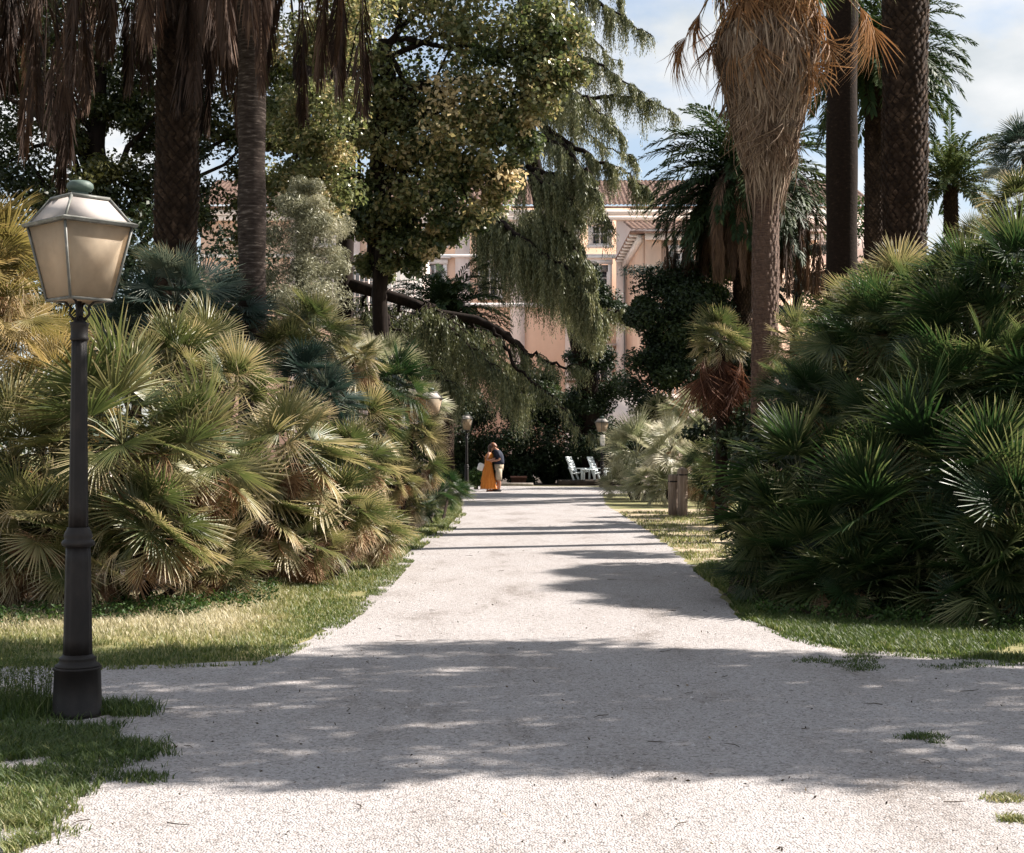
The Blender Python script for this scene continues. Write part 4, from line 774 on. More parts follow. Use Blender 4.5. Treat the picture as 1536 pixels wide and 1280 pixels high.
# broadleaf tree in the centre
b = P(563, 700, 38); b[2] = 0
blob_tree('broadleaf_tree', 'large sunlit broadleaf tree with yellowing leaves in front of the palace', 'tree', b, P(575, 60, 38), .25,
    [(480, 100, 39, 1.2), (850, 110, 37.4, .55), (640, 60, 38, 1.5), (720, 30, 38, 1.5), (800, 60, 37.6, 1.2), (770, 120, 37.5, 1.1), (690, 130, 37.8, 1.4), (610, 150, 38, 1.4), (560, 70, 38.4, 1.4), (815, 130, 37.4, .7),
     (650, 220, 37.6, 1.3), (720, 200, 37.6, 1.0), (580, 240, 38, 1.2), (700, 280, 37.4, 1.0), (740, 265, 37.3, .75), (640, 310, 37.4, 1.1), (590, 320, 38, .9), (685, 335, 37.4, .65), (640, 365, 37.3, .5), (540, 160, 38.6, 1.2), (530, 330, 38.2, .7),
     (505, 200, 38.5, 1.0), (500, 290, 38.5, .9), (560, 330, 38.5, .9), (610, 380, 37.8, .7), (560, 400, 38.4, .6), (780, 190, 37.6, .7), (830, 60, 37.6, .8), (700, -70, 38, 1.8), (600, -60, 38, 1.8), (800, -40, 38, 1.4)], 'broad', .15, 270, .6, .57, 4, sub=10, subr=.66, nlimb=40, csd=.2, shell=.75)
# yellow tree behind the grey bush, dark trees at the far left
b = P(455, 700, 33); b[2] = 0
blob_tree('broadleaf_tree', 'yellow green leafy tree behind the slim grey palm trunk', 'tree', b, P(460, 100, 33), .22,
    [(500, 150, 33, 1.2), (440, 180, 33.5, 1.1), (500, 230, 33, .9), (430, 60, 34, 1.2), (510, 60, 34, 1.2), (480, -10, 34, 1.3), (420, 270, 34, .9), (475, 290, 33.6, .9), (400, 130, 34.5, 1.0)], 'broad', .12, 420, .55, .68, 5, subr=.62, nlimb=10, shell=.6)
b = P(150, 700, 36); b[2] = 0
blob_tree('broadleaf_tree', 'dark leafy tree behind the near lantern with sky showing through its gaps', 'tree', b, P(150, 100, 36), .3,
    [(60, 90, 36, 1.6), (150, 60, 36, 1.5), (230, 110, 36, 1.4), (20, 220, 36, 1.4), (110, 190, 35.4, 1.0), (190, 190, 36, 1.0), (0, 100, 36.6, 1.5), (15, 20, 36.6, 1.5), (-30, 260, 36, 1.5), (110, 110, 37, 1.5), (260, 190, 37, 1.3), (170, 140, 37, 1.3), (400, 95, 36, 1.1), (430, 190, 36, 1.0), (395, 180, 36.5, 1.0), (270, 40, 36, 1.2), (90, 160, 36.4, 1.3), (30, 320, 35.6, 1.3), (150, 270, 35, 1.1), (220, 280, 35.5, 1.1), (100, 330, 34.6, 1.2), (320, 90, 36, 1.4), (320, 220, 36, 1.3), (60, -30, 36, 1.8), (200, -40, 36, 1.8), (330, -20, 36, 1.6), (-40, 150, 36, 1.6), (190, 340, 34.6, 1.0), (330, 320, 35, 1.1)], 'broad_dark', .13, 360, .55, .55, 6, subr=.58, nlimb=14, csd=.2, shell=.6)
GB = 'evergreen bushes behind the palms'
def bush(label, base, clumps, mat, leaf, n, seed, tint=.45, asp=.5, sub=8, subr=.6, name='bush', cat='bush', csd=.12):
    bb = P(*base); bb[2] = 0; top = P(*clumps[0][:3]); blob_tree(name, label, cat, bb, (bb[0], bb[1], max(.6, top[2] * .7)), .09, clumps, mat, leaf, n, asp, tint, seed, GB, sub=sub, subr=subr, nlimb=8, csd=csd)
bush('grey green feathery bush between the slim palm trunk and the leaning cedar', (455, 690, 27), [(455, 380, 27, .75), (435, 330, 27, .6), (480, 330, 27, .5), (430, 430, 26.6, .6), (490, 400, 27, .5), (470, 450, 26.6, .6), (450, 290, 27.2, .4), (440, 500, 27, .6)], 'grey_leaf', .085, 620, 8, .5, .16, 9, .6)
bush('dark evergreen bush filling the gap behind the blue palm', (200, 700, 27), [(160, 430, 27, 1.2), (240, 380, 28, 1.0), (60, 430, 27, 1.2), (330, 420, 28, 1.1), (140, 520, 26, 1.1), (400, 470, 29, .8), (320, 500, 26, 1.0), (20, 360, 28, 1.1), (220, 550, 25, 1.0)], 'shrub_dark', .12, 260, 9)
bush('dark laurel bush at the end of the path behind the couple', (740, 700, 63), [(740, 706, 62.4, .8), (715, 708, 62.4, .7), (765, 706, 62.6, .7), (690, 706, 62, .7), (740, 650, 63, 1.6), (700, 620, 63, 1.4), (690, 690, 62.5, 1.1), (780, 600, 64, 1.6), (770, 690, 62.6, 1.1), (660, 660, 62, 1.3), (640, 600, 63, 1.6)], 'shrub_dark', .15, 620, 10)
bush('dark laurel bush at the end of the path behind the clay trough', (830, 700, 64), [(805, 706, 63.6, .7), (832, 706, 63.8, .7), (860, 705, 63.8, .7), (820, 640, 64, 1.6), (850, 690, 63.6, 1.1), (810, 690, 63.4, 1.0), (860, 620, 65, 1.5), (800, 570, 65, 1.3)], 'shrub_dark', .15, 620, 11)
bush('dark laurel bush behind the white chairs', (900, 700, 65), [(885, 704, 64.6, .7), (915, 704, 64.6, .7), (945, 704, 64.6, .7), (890, 650, 65, 1.4), (930, 665, 64.6, 1.1), (900, 690, 64.4, 1.0), (950, 668, 66, 1.0), (985, 670, 64, 1.2)], 'shrub_dark', .15, 620, 12)
bush('light green bush with sun on it, low in the gap under the hanging branches', (820, 690, 66), [(818, 600, 66, .8), (835, 620, 66, .6), (800, 620, 66, .6)], 'shrub_green', .14, 160, 13, .8)
bush('tall ivy dark column of foliage beside the balustrade', (893, 700, 62.2), [(868, 420, 61, .8), (855, 385, 60.6, .6), (885, 440, 62.2, .9), (905, 480, 62.2, 1.12), (885, 540, 62.2, 1.12), (905, 600, 62.2, 1.23), (890, 660, 62.2, 1.23), (870, 620, 62.2, 1.01), (925, 470, 61.2, 0.672)], 'shrub_dark', .14, 560, 14, name='ivy_column', cat='tree')
bush('dense dark round evergreen right of the balustrade', (1005, 700, 47.5), [(1000, 480, 47.5, 1.2), (980, 540, 47.1, 0.9), (1040, 470, 47.5, 1.1), (1030, 540, 46.9, 1.1), (990, 590, 46.5, 0.9), (1060, 520, 47.5, 1.1), (1010, 430, 48, 0.9), (1080, 560, 47.5, 1.2), (965, 470, 47.5, 0.5)], 'shrub_dark', .13, 800, 15, subr=.75)
bush('bright green bush peeking over the dense evergreen', (1050, 700, 49.5), [(1045, 430, 49.5, 0.9), (1070, 455, 49.5, 0.7), (1030, 415, 49.5, 0.5)], 'shrub_green', .14, 300, 16, .6)
bush('green bush in the shade right of the tall smooth trunk', (1310, 700, 70), [(1305, 340, 70, 1.6), (1300, 400, 70, 1.8), (1400, 420, 70, 1.8), (1440, 390, 70, 1.6), (1500, 380, 68, 1.8), (1250, 430, 70, 1.6)], 'shrub_green', .2, 240, 17)
bush('small blue green plant beside the foot of the far left lamp', (714, 738, 54), [(714, 714, 54, .32), (708, 720, 54, .25), (722, 722, 54, .22)], 'shrub_green', .16, 60, 18, .5, .2)
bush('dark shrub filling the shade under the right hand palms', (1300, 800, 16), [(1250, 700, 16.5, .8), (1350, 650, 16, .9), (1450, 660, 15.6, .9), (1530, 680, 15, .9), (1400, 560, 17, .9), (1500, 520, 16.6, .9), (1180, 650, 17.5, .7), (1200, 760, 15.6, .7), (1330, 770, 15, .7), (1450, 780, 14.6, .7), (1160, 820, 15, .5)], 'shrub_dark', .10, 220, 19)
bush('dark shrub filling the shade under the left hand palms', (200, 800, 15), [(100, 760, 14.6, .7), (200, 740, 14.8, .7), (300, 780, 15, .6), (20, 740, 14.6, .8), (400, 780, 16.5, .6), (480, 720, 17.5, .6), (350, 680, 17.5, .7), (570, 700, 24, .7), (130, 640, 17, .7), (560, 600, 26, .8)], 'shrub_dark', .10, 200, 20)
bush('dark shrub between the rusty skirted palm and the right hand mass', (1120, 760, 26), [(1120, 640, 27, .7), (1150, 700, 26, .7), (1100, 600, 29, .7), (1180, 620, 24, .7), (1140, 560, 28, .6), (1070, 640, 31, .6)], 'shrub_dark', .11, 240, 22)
# flat tiered cedar on the right
b = P(1190, 700, 58); b[2] = 0; t = thing('flat_cedar', 'dark blue cedar with flat tiers of branches behind the rusty skirted palm', 'tree', b); nb, wb = MB(), MB(); tr = np.random.default_rng(8)
wb.tube([b - [0, 0, .1], P(1195, 500, 58), P(1200, 330, 58)], [.35, .25, .08], 10)
for (x0, y0, x1, y1, yy_) in ((1195, 470, 1100, 405, 56), (1195, 440, 1010, 398, 55.5), (1100, 420, 945, 408, 55), (1195, 430, 1300, 400, 57), (1195, 480, 1290, 455, 57), (1195, 480, 1090, 440, 57), (1198, 400, 1250, 370, 58), (1198, 410, 1150, 380, 58), (1195, 490, 1180, 470, 55), (1195, 460, 1215, 420, 55)):
    pth = limb(wb, tr, P(x0, y0, 58 if x0 > 1150 else 55.6), P(x1, y1, yy_), .09, .015, .3, 9, .1, 6)
    C = np.concatenate([pth[2:] + tr.normal(0, [.3, .5, .06], (len(pth) - 2, 3)) for _ in range(4)]); leaf_cloud(nb, tr, C, np.full((len(C), 3), 1) * [.55, .6, .16], 75, .16, .16, tint=.45)
nb.build('crown', M['cedar_teal'], t); wb.build('trunk', M['bark'], t)
# drooping date palm in the dark under the limb
b = P(668, 700, 56); b[2] = 0; t = thing('date_palm', 'date palm drooping in front of the palace wall, below the tall window', 'palm', b, GP); stub_trunk(t, b, .3, P(668, 480, 56)[2], (0, 0), seed=66)
link('frond_crown', CRD, t, (0, 0, P(668, 475, 56)[2]), (0, 0, 1), .9)
# trees outside the picture on the right: they throw the broad shadow on the foreground gravel
ce = 1 / math.tan(SUN_EL); ox, oy = ce * math.cos(SUN_AZ), ce * math.sin(SUN_AZ)
for k, (bx, by, z0_, lab, X0, X1) in enumerate(((6.9, 10.6, 6.6, 'broad leafy tree just outside the right edge of the picture', -3.6, 1.0), (9.6, 10.3, 7.0, 'second leafy tree outside the right edge, further from the path', .9, 5.6))):
    tr = np.random.default_rng(60 + k); t = thing('broadleaf_tree', lab, 'tree', (bx, by, 0)); nb, wb = MB(), MB(); C = []; Rr = []; hub = []
    for sx in np.arange(X0, X1, .75):
        ya, yb = 6.3 + .15 * math.sin(sx * 2.1), 9.95 + .18 * math.sin(sx * 1.3 + 1)
        if sx > 2.2: yb = 9.2
        if sx < -1.5: ya += (-1.5 - sx) * .35
        for sy in np.arange(ya, yb, .62):
            z_ = z0_ + tr.uniform(-.9, 1.0); q = np.array([sx + tr.normal(0, .1) + ox * z_, sy + tr.normal(0, .06) + oy * z_, z_]); C.append(q); Rr.append(np.array([.62, .46, .5]) * tr.uniform(.8, 1.1)); hub.append(q)
    if k == 0:
        for sx in np.arange(-6.5, -3.4, .6):
            for sy in (9.35, 9.85): z_ = 7.2 + tr.uniform(-.6, .6); q = np.array([sx + ox * z_, sy + oy * z_, z_]); C.append(q); Rr.append(np.array([.6, .42, .45])); hub.append(q)
    leaf_cloud(nb, tr, C, np.array(Rr), 560, .13, .6, shell=.7); nb.build('crown', M['broad'], t)
    limb(wb, tr, (bx, by, -.1), (bx - .3, by, 5.4), .22, .13, 0, 10, .05, 10)
    for q in [hub[i] for i in tr.choice(len(hub), 16, False)]: limb(wb, tr, (bx - .15, by, 3.8), q, .07, .02, .2)
    wb.build('trunk', M['bark'], t, True)
# ================================================================== PALACE
YB = 105.0
def XB(px, Y=YB): return (px - CX) / F * Y
def ZB(py, Y=YB): return HC + (HOR - py) / F * Y
t = thing('palace', 'peach coloured palace with white trim and tiled roofs at the end of the garden', 'building', (0, YB, 0))
xl, xr, ze = XB(300), XB(1300), ZB(311)
mb = MB(); mb.box(((xl + xr) / 2, YB + 8, ze / 2), (xr - xl, 16, ze)); mb.build('wall', M['plaster'], t)
# upper storey tint, right of the last pilaster
mb = MB(); mb.box(((XB(946) + xr) / 2, YB - .03, (ZB(395) + ze) / 2), (xr - XB(946), .1, ze - ZB(395))); mb.build('attic_wall', M['plaster_mauve'], t)
mb = MB()
wx = [735 - 82.5 * 3, 735 - 82.5 * 2, 735 - 82.5, 735, 735 + 82.5, 900]
for x in [735 - 82.5 * 3.5 + 82.5 * i for i in range(7)] : mb.box((XB(x), YB - .10, (ze - .8) / 2), (1.05, .20, ze - .8))
mb.box((XB(936), YB - .12, (ze - .8) / 2), (1.1, .24, ze - .8)); mb.build('pilasters', M['plaster_pink'], t)
mb = MB(); mb.box(((xl + xr) / 2, YB - .28, ze - .42), (xr - xl, .7, .35)); mb.box(((xl + xr) / 2, YB - .18, ze - .78), (xr - xl, .46, .30)); mb.box(((xl + XB(936)) / 2, YB - .14, ZB(384)), (XB(936) - xl, .32, .22)); mb.box(((xl + XB(936)) / 2, YB - .14, ZB(458)), (XB(936) - xl, .32, .3)); mb.build('cornice', M['white_trim'], t)
# tiled roof: corrugated sheet with overhang
def tiled(name, x0, x1, y0, y1, z0, z1, pitch=.32, th=.12):
    n = int((x1 - x0) / pitch) * 4; xs = np.linspace(x0, x1, n + 1); wv = .075 * np.abs(np.sin(np.linspace(0, PI * n / 4, n + 1))); rows = 14; V = []
    for j in range(rows + 1):
        f = j / rows
        for st in (0, 1):
            V.append(np.stack([xs, np.full(n + 1, y0 + (y1 - y0) * f), z0 + (z1 - z0) * f + wv + (.05 if st else 0)], 1))
    V = np.concatenate(V); k = n + 1; Fq = []
    r_ = np.arange(n)
    for j in range(2 * rows + 1): Fq.append(np.stack([j * k + r_, j * k + r_ + 1, (j + 1) * k + r_ + 1, (j + 1) * k + r_], 1))
    m = MB(); m.add(V, np.concatenate(Fq)); m.box(((x0 + x1) / 2, y0 + .1, z0 - th), (x1 - x0, .2, th)); return m.build(name, M['tile'], t)
tiled('roof', xl - .5, xr + .5, YB - 1.0, YB + 8, ze + .02, ze + 3.4)
def window(cx, cz, w_, h_, y, surround=True, blind=0.0, wall_d=.05, hood=True):
    fr = MB(); f = .28
    if surround:
        fr.box((cx - w_ / 2 - f / 2, y - .1, cz), (f, .22, h_ + .1)); fr.box((cx + w_ / 2 + f / 2, y - .1, cz), (f, .22, h_ + .1)); fr.box((cx, y - .12, cz + h_ / 2 + .22), (w_ + 2 * f + .1, .28, .34))
        if hood: fr.box((cx, y - .2, cz + h_ / 2 + .52), (w_ + 2 * f + .5, .44, .16))
    else: fr.box((cx, y - .02, cz + h_ / 2 + .08), (w_ + .2, .12, .14))
    fo = fr.build('window', M['white_trim'], t)
    s_ = MB(); s_.box((cx, y - .16, cz - h_ / 2 - .14), (w_ + 2 * f + .2, .36, .2)); s_.build('sill', M['white_trim'], fo)
    s_ = MB(); s_.box((cx, y - .03, cz), (w_, .06, h_)); s_.build('pane', M['pane'], fo)
    s_ = MB(); b_ = .09
    for sx in (-1, 1): s_.box((cx + sx * (w_ / 2 - b_ / 2), y - .075, cz), (b_, .06, h_))
    s_.box((cx, y - .078, cz), (.12, .06, h_ - .01)); s_.box((cx, y - .073, cz + h_ * .08), (w_ - .2, .05, .06))
    for sz in (-1, 1): s_.box((cx, y - .072, cz + sz * (h_ / 2 - b_ / 2)), (w_ - .2, .05, b_))
    s_.build('casement', M['white_trim'], fo)
    if blind: s_ = MB(); s_.box((cx, y - .085, cz + h_ / 2 - blind / 2), (w_ - .02, .04, blind)); s_.build('blind', M['shutter'], fo)
for i, x in enumerate(wx):
    window(XB(x), ZB(421), 1.15, 2.25, YB - .06, True, (.45, 0, .6, .4, 0, .5)[i])
    window(XB(x), ZB(353), 1.15, 1.35, YB - .06, True, 0, hood=False)
    if i not in (3, 4): window(XB(x), ZB(552), 1.15, 2.2, YB - .06, True, 0)
window(XB(986), ZB(337), .9, .8, YB - .09, False)
window(XB(1040), ZB(337), .9, .8, YB - .09, False)
# wing that comes forward on the right
YW = 91.0; x0, x1, zw = XB(968, YW), XB(1230, YW), ZB(349, YW)
mb = MB(); mb.box(((x0 + x1) / 2, (YW + YB) / 2, zw / 2), (x1 - x0, YB - YW - .2, zw)); mb.build('wing', M['plaster'], t)
mb = MB(); mb.box((x0 + .5, YW - .06, zw / 2), (1.0, .14, zw - .1)); mb.box((x0 - .05, (YW + YB) / 2, zw / 2), (.1, YB - YW - .4, zw - .2)); mb.box((x0 + 3.6, YW - .05, zw / 2), (.6, .12, zw - .15)); mb.build('wing_pilasters', M['plaster'], t)
mb = MB(); mb.box(((x0 + x1) / 2, YW - .2, zw - .25), (x1 - x0, .5, .4)); mb.box((x0 - .2, (YW + YB) / 2, zw - .25), (.4, YB - YW - 1, .4))
for i in range(9): mb.box((x0 - .45, YW + 1 + i * 1.5, zw - .02), (.9, .16, .16))
mb.box(((x0 + x1) / 2, YW - .09, ZB(466, YW)), (x1 - x0, .2, .3)); mb.build('wing_cornice', M['white_trim'], t)
tiled('wing_roof', x0 - .9, x1 + .6, YW - .9, YW + 6, zw + .06, zw + 1.6)
mb = MB(); mb.box((x0 - .42, (YW + YB) / 2, zw + .12), (.95, YB - YW - .6, .14)); mb.build('wing_eave', M['tile'], t)
window(XB(1022, YW), ZB(391, YW), .95, 1.1, YW, True, 0, hood=False); window(XB(1110, YW), ZB(391, YW), .95, 1.1, YW, True, 0, hood=False)
mb = MB()
for px in (948, 955, 962): mb.tube([(XB(px, 98), 104.6, .2), (XB(px, 98), 104.6, ZB(400))], [.06, .06], 6)
mb.build('drain_pipes', M['shutter'], t)
# glazed loggia on the left with a fine grid of bars
YG = 98.0; gx0, gx1 = XB(514, YG), XB(640, YG); gz = ZB(385, YG)
mb = MB(); mb.box(((gx0 + gx1) / 2, YG + 3.5, gz / 2), (gx1 - gx0 - .1, 6.8, gz)); mb.build('loggia', M['plaster_pink'], t)
mb = MB(); mb.box(((gx0 + gx1) / 2, YG + .02, gz / 2), (gx1 - gx0 - .6, .1, gz - .8)); mb.build('loggia_glass', M['shutter'], t)
mb = MB(); n = 18
for i in range(n): mb.box((gx0 + .2 + (gx1 - gx0 - .4) * i / (n - 1), YG - .08, gz / 2), (.12 if i % 5 == 0 else .035, .09, gz))
for j in range(26): mb.box(((gx0 + gx1) / 2, YG - .085, .3 + j * .5), (gx1 - gx0, .06, .12 if j % 6 == 0 else .03))
mb.build('loggia_bars', M['plaster_pink'], t)
# terrace with balustrade
YT = 84.0; tx0, tx1 = XB(850, YT), XB(1100, YT); zt_ = ZB(591, YT)
t2 = thing('terrace_wall', 'low terrace wall with a pale balustrade and a red coping below the palace', 'wall', ((tx0 + tx1) / 2, YT, 0))
mb = MB(); mb.box(((tx0 + tx1) / 2, YT + 1.2, zt_ / 2), (tx1 - tx0, 2.4, zt_)); mb.build('retaining_wall', M['plaster_pink'], t2)
mb = MB(); mb.box(((tx0 + tx1) / 2, YT + .2, ZB(572, YT)), (tx1 - tx0, .34, .14)); mb.build('coping', M['terracotta'], t2)
h = ZB(572, YT) - .07 - zt_
for i in range(int((tx1 - tx0) / .26)):
    mb = MB(); mb.lathe([(.06, 0), (.06, .05), (.04, .08), (.085, h * .35), (.045, h * .7), (.06, h - .06), (.06, h)], (tx0 + .13 + i * .26, YT + .2, zt_), 8); mb.build('baluster', M['plaster_pink'], t2)
# ================================================================== SMALL THINGS
# two weathered posts
for (px0, px1, ptop, Y, lab) in ((1002, 1018, 712, 30.9, 'flat topped half of the pair of weathered wooden posts, the lighter left one'), (1016, 1031, 702, 30.7, 'round topped dark wooden post, the taller right one of the pair')):
    x0_, x1_ = (px0 - CX) / F * Y, (px1 - CX) / F * Y; r_ = (x1_ - x0_) / 2; h = HC + (HOR - ptop) / F * Y
    t = thing('wooden_post', lab, 'post', ((x0_ + x1_) / 2, Y, 0), 'weathered wooden posts beside the path'); rr = np.random.default_rng(px0)
    mb = MB(); flat_ = px0 == 1002
    mb.lathe([(r_ * 1.02, -.03), (r_, .2), (r_ * 1.04, .55), (r_ * 1.06, h - .06), (r_ * (1.03 if flat_ else .92), h - .02), (r_ * (.9 if flat_ else .5), h), (.005, h + (.002 if flat_ else .015))], ((x0_ + x1_) / 2, Y, 0), 18, flute=.025, nfl=5); mb.build('post', M['post'], t, False)
    mb = MB(); mb.lathe([(r_ * 1.075, .0), (r_ * 1.075, .03)], ((x0_ + x1_) / 2, Y, h - .16), 18); mb.build('iron_band', M['iron'], t)
# white garden chairs
def chair(label, px, py, Y, rz):
    b = P(px, py, Y); t = thing('garden_chair', label, 'chair', b, 'white wooden garden chairs at the end of the path'); t.rotation_euler = (0, 0, rz)
    def ry(a): c, s_ = math.cos(a), math.sin(a); return [[c, 0, s_], [0, 1, 0], [-s_, 0, c]]
    o = b
    for y_ in (-.28, .28):
        mb = MB(); mb.box(o + [.36, y_, .22], (.07, .05, .44), bev=.006); mb.build('leg', M['white_wood'], t)
        mb = MB(); mb.box(o + [-.22, y_ * .88, .26], (.07, .045, .60), ry(-.38), bev=.006); mb.build('leg', M['white_wood'], t)
        mb = MB(); mb.box(o + [.06, y_ * 1.08, .46], (.78, .11, .03), bev=.006); mb.build('armrest', M['white_wood'], t)
    mb = MB()
    for i in range(5): mb.box(o + [.32 - i * .11, 0, .34 - i * .022], (.095, .54, .025), ry(.2), bev=.004)
    mb.build('seat', M['white_wood'], t)
    mb = MB()
    for i in range(5): mb.box(o + [-.20 - .055 * i, 0, .40 + i * .125], (.025, .50, .10), ry(-.40), bev=.004)
    for y_ in (-.24, .24): mb.box(o + [-.335, y_, .61], (.035, .06, .72), ry(-.40), bev=.005)
    mb.build('backrest', M['white_wood'], t)
bz = .16
chair('white slatted garden chair on the left, standing clear of the palm', 868, 719.6, 60.6, -.45)
chair('white slatted garden chair half hidden by the silvery palm', 900, 719.6, 60.8, -.45)
b = P(882, 719.6, 60.3); t = thing('garden_table', 'low white wooden table between the two garden chairs', 'table', b)
mb = MB()
for i in range(4): mb.box(b + [-.24 + i * .16, 0, .40], (.14, .5, .03), bev=.004)
mb.build('tabletop', M['white_wood'], t)
for sx in (-.26, .26):
    for sy in (-.2, .2): mb = MB(); mb.box(b + [sx, sy, .19], (.06, .06, .38), bev=.004); mb.build('leg', M['white_wood'], t)
# raised bed edge, kerb strip, trough
x0_, x1_ = (838 - CX) / F * 60, (960 - CX) / F * 60
mb = MB(); mb.box(((x0_ + x1_) / 2, 61.4, .1), (x1_ - x0_, 2.6, .24), bev=.05); tag(mb.build('raised_bed', M['soil_dark']), 'low earth filled bed that carries the white chairs', 'flower bed')
x0_, x1_ = (740 - CX) / F * 59.4, (800 - CX) / F * 59.4
mb = MB(); mb.box(((x0_ + x1_) / 2, 59.7, .05), (x1_ - x0_, .22, .14), bev=.02); tag(mb.build('stone_kerb', M['stone']), 'sunlit stone kerb behind the couple at the end of the gravel', 'kerb')
b = P(778, 720, 61.2); b[2] = 0; t = thing('clay_trough', 'brown clay trough in the shade right of the couple', 'planter', b); mb = MB()
hx, hy = .33, .2
V = []
for z_, k in ((0, .86), (.30, 1.0), (.30, 1.06), (.38, 1.06), (.38, .92), (.1, .80)): V += [b + [sx * hx * k, sy * hy * k, z_] for sx, sy in ((-1, -1), (1, -1), (1, 1), (-1, 1))]
mb.add(V, [[r * 4 + i, r * 4 + (i + 1) % 4, r * 4 + 4 + (i + 1) % 4, r * 4 + 4 + i] for r in range(5) for i in range(4)] + [[3, 2, 1, 0], [20, 21, 22, 23]]); mb.build('trough', M['terracotta'], t)
mb = MB(); mb.box(b + [0, 0, .31], (hx * 1.7, hy * 1.7, .03)); mb.build('soil', M['soil_dark'], t)
# ================================================================== PEOPLE
def skin_body(name, verts, edges, mat, parent, off, sub=2, root=0):
    me = bpy.data.meshes.new(name + '_src'); me.from_pydata([tuple(v[:3]) for v in verts], edges, [])
    o = bpy.data.objects.new('tmp', me); COL.objects.link(o); md = o.modifiers.new('skin', 'SKIN'); md.use_smooth_shade = True
    sv = me.skin_vertices[0].data
    for i, v in enumerate(verts): sv[i].radius = (v[3], v[4] if len(v) > 4 else v[3]); sv[i].use_root = (i == root)
    sb = o.modifiers.new('sub', 'SUBSURF'); sb.levels = sub; sb.render_levels = sub
    dg = bpy.context.evaluated_depsgraph_get(); m2 = bpy.data.meshes.new_from_object(o.evaluated_get(dg)); m2.name = name
    bpy.data.objects.remove(o); bpy.data.meshes.remove(me)
    m2.materials.clear(); m2.materials.append(mat)
    for p_ in m2.polygons: p_.use_smooth = True
    return link(name, m2, parent)
def loft(rings, seg=24, ripple=0.0, nr=9, ph=0.0):
    """rings: (cx,cy,z,rx,ry,ripple)"""
    mb = MB(); th = np.linspace(0, 2 * PI, seg, endpoint=False); V = []
    for (cx, cy, z_, rx, ry_, rp) in rings:
        m = 1 + rp * np.cos(nr * th + ph); V.append(np.stack([cx + rx * np.cos(th) * m, cy + ry_ * np.sin(th) * m, np.full(seg, z_)], 1))
    n = len(rings); i, k = np.meshgrid(np.arange(n - 1), np.arange(seg), indexing='ij'); k2 = (k + 1) % seg
    mb.add(np.concatenate(V), np.stack([i * seg + k, i * seg + k2, (i + 1) * seg + k2, (i + 1) * seg + k], -1).reshape(-1, 4))
    mb.f.append(np.array([[(n - 1) * seg + q for q in range(seg)]])); mb.f.append(np.array([[q for q in range(seg - 1, -1, -1)]])); return mb
def hand(vs, es, wrist_i, w_, d, pn, s_=1.0):
    """palm, four unequal fingers and a thumb grown from the wrist; d = pointing direction, pn = palm normal"""
    d, pn = unit(d), unit(pn); sd_ = np.cross(pn, d); w_ = np.array(w_)
    palm = w_ + d * .065 * s_; vs.append((*palm, .030 * s_, .015 * s_)); es.append((wrist_i, len(vs) - 1)); pi_ = len(vs) - 1
    for j, (o_, l_) in enumerate(((-.027, .062), (-.009, .074), (.009, .07), (.027, .054))):
        a = palm + d * .03 * s_ + sd_ * o_ * s_; b = a + (d * .8 + pn * .45) * l_ * .55 * s_; c = b + (d * .4 + pn * .9) * l_ * .5 * s_
        vs.append((*a, .010 * s_)); vs.append((*b, .0085 * s_)); vs.append((*c, .007 * s_)); k = len(vs); es += [(pi_, k - 3), (k - 3, k - 2), (k - 2, k - 1)]
    a = w_ + d * .04 * s_ - sd_ * .035 * s_; b = a + (d * .7 - sd_ * .6 + pn * .3) * .045 * s_; vs.append((*a, .011 * s_)); vs.append((*b, .008 * s_)); k = len(vs); es += [(pi_, k - 2), (k - 2, k - 1)]
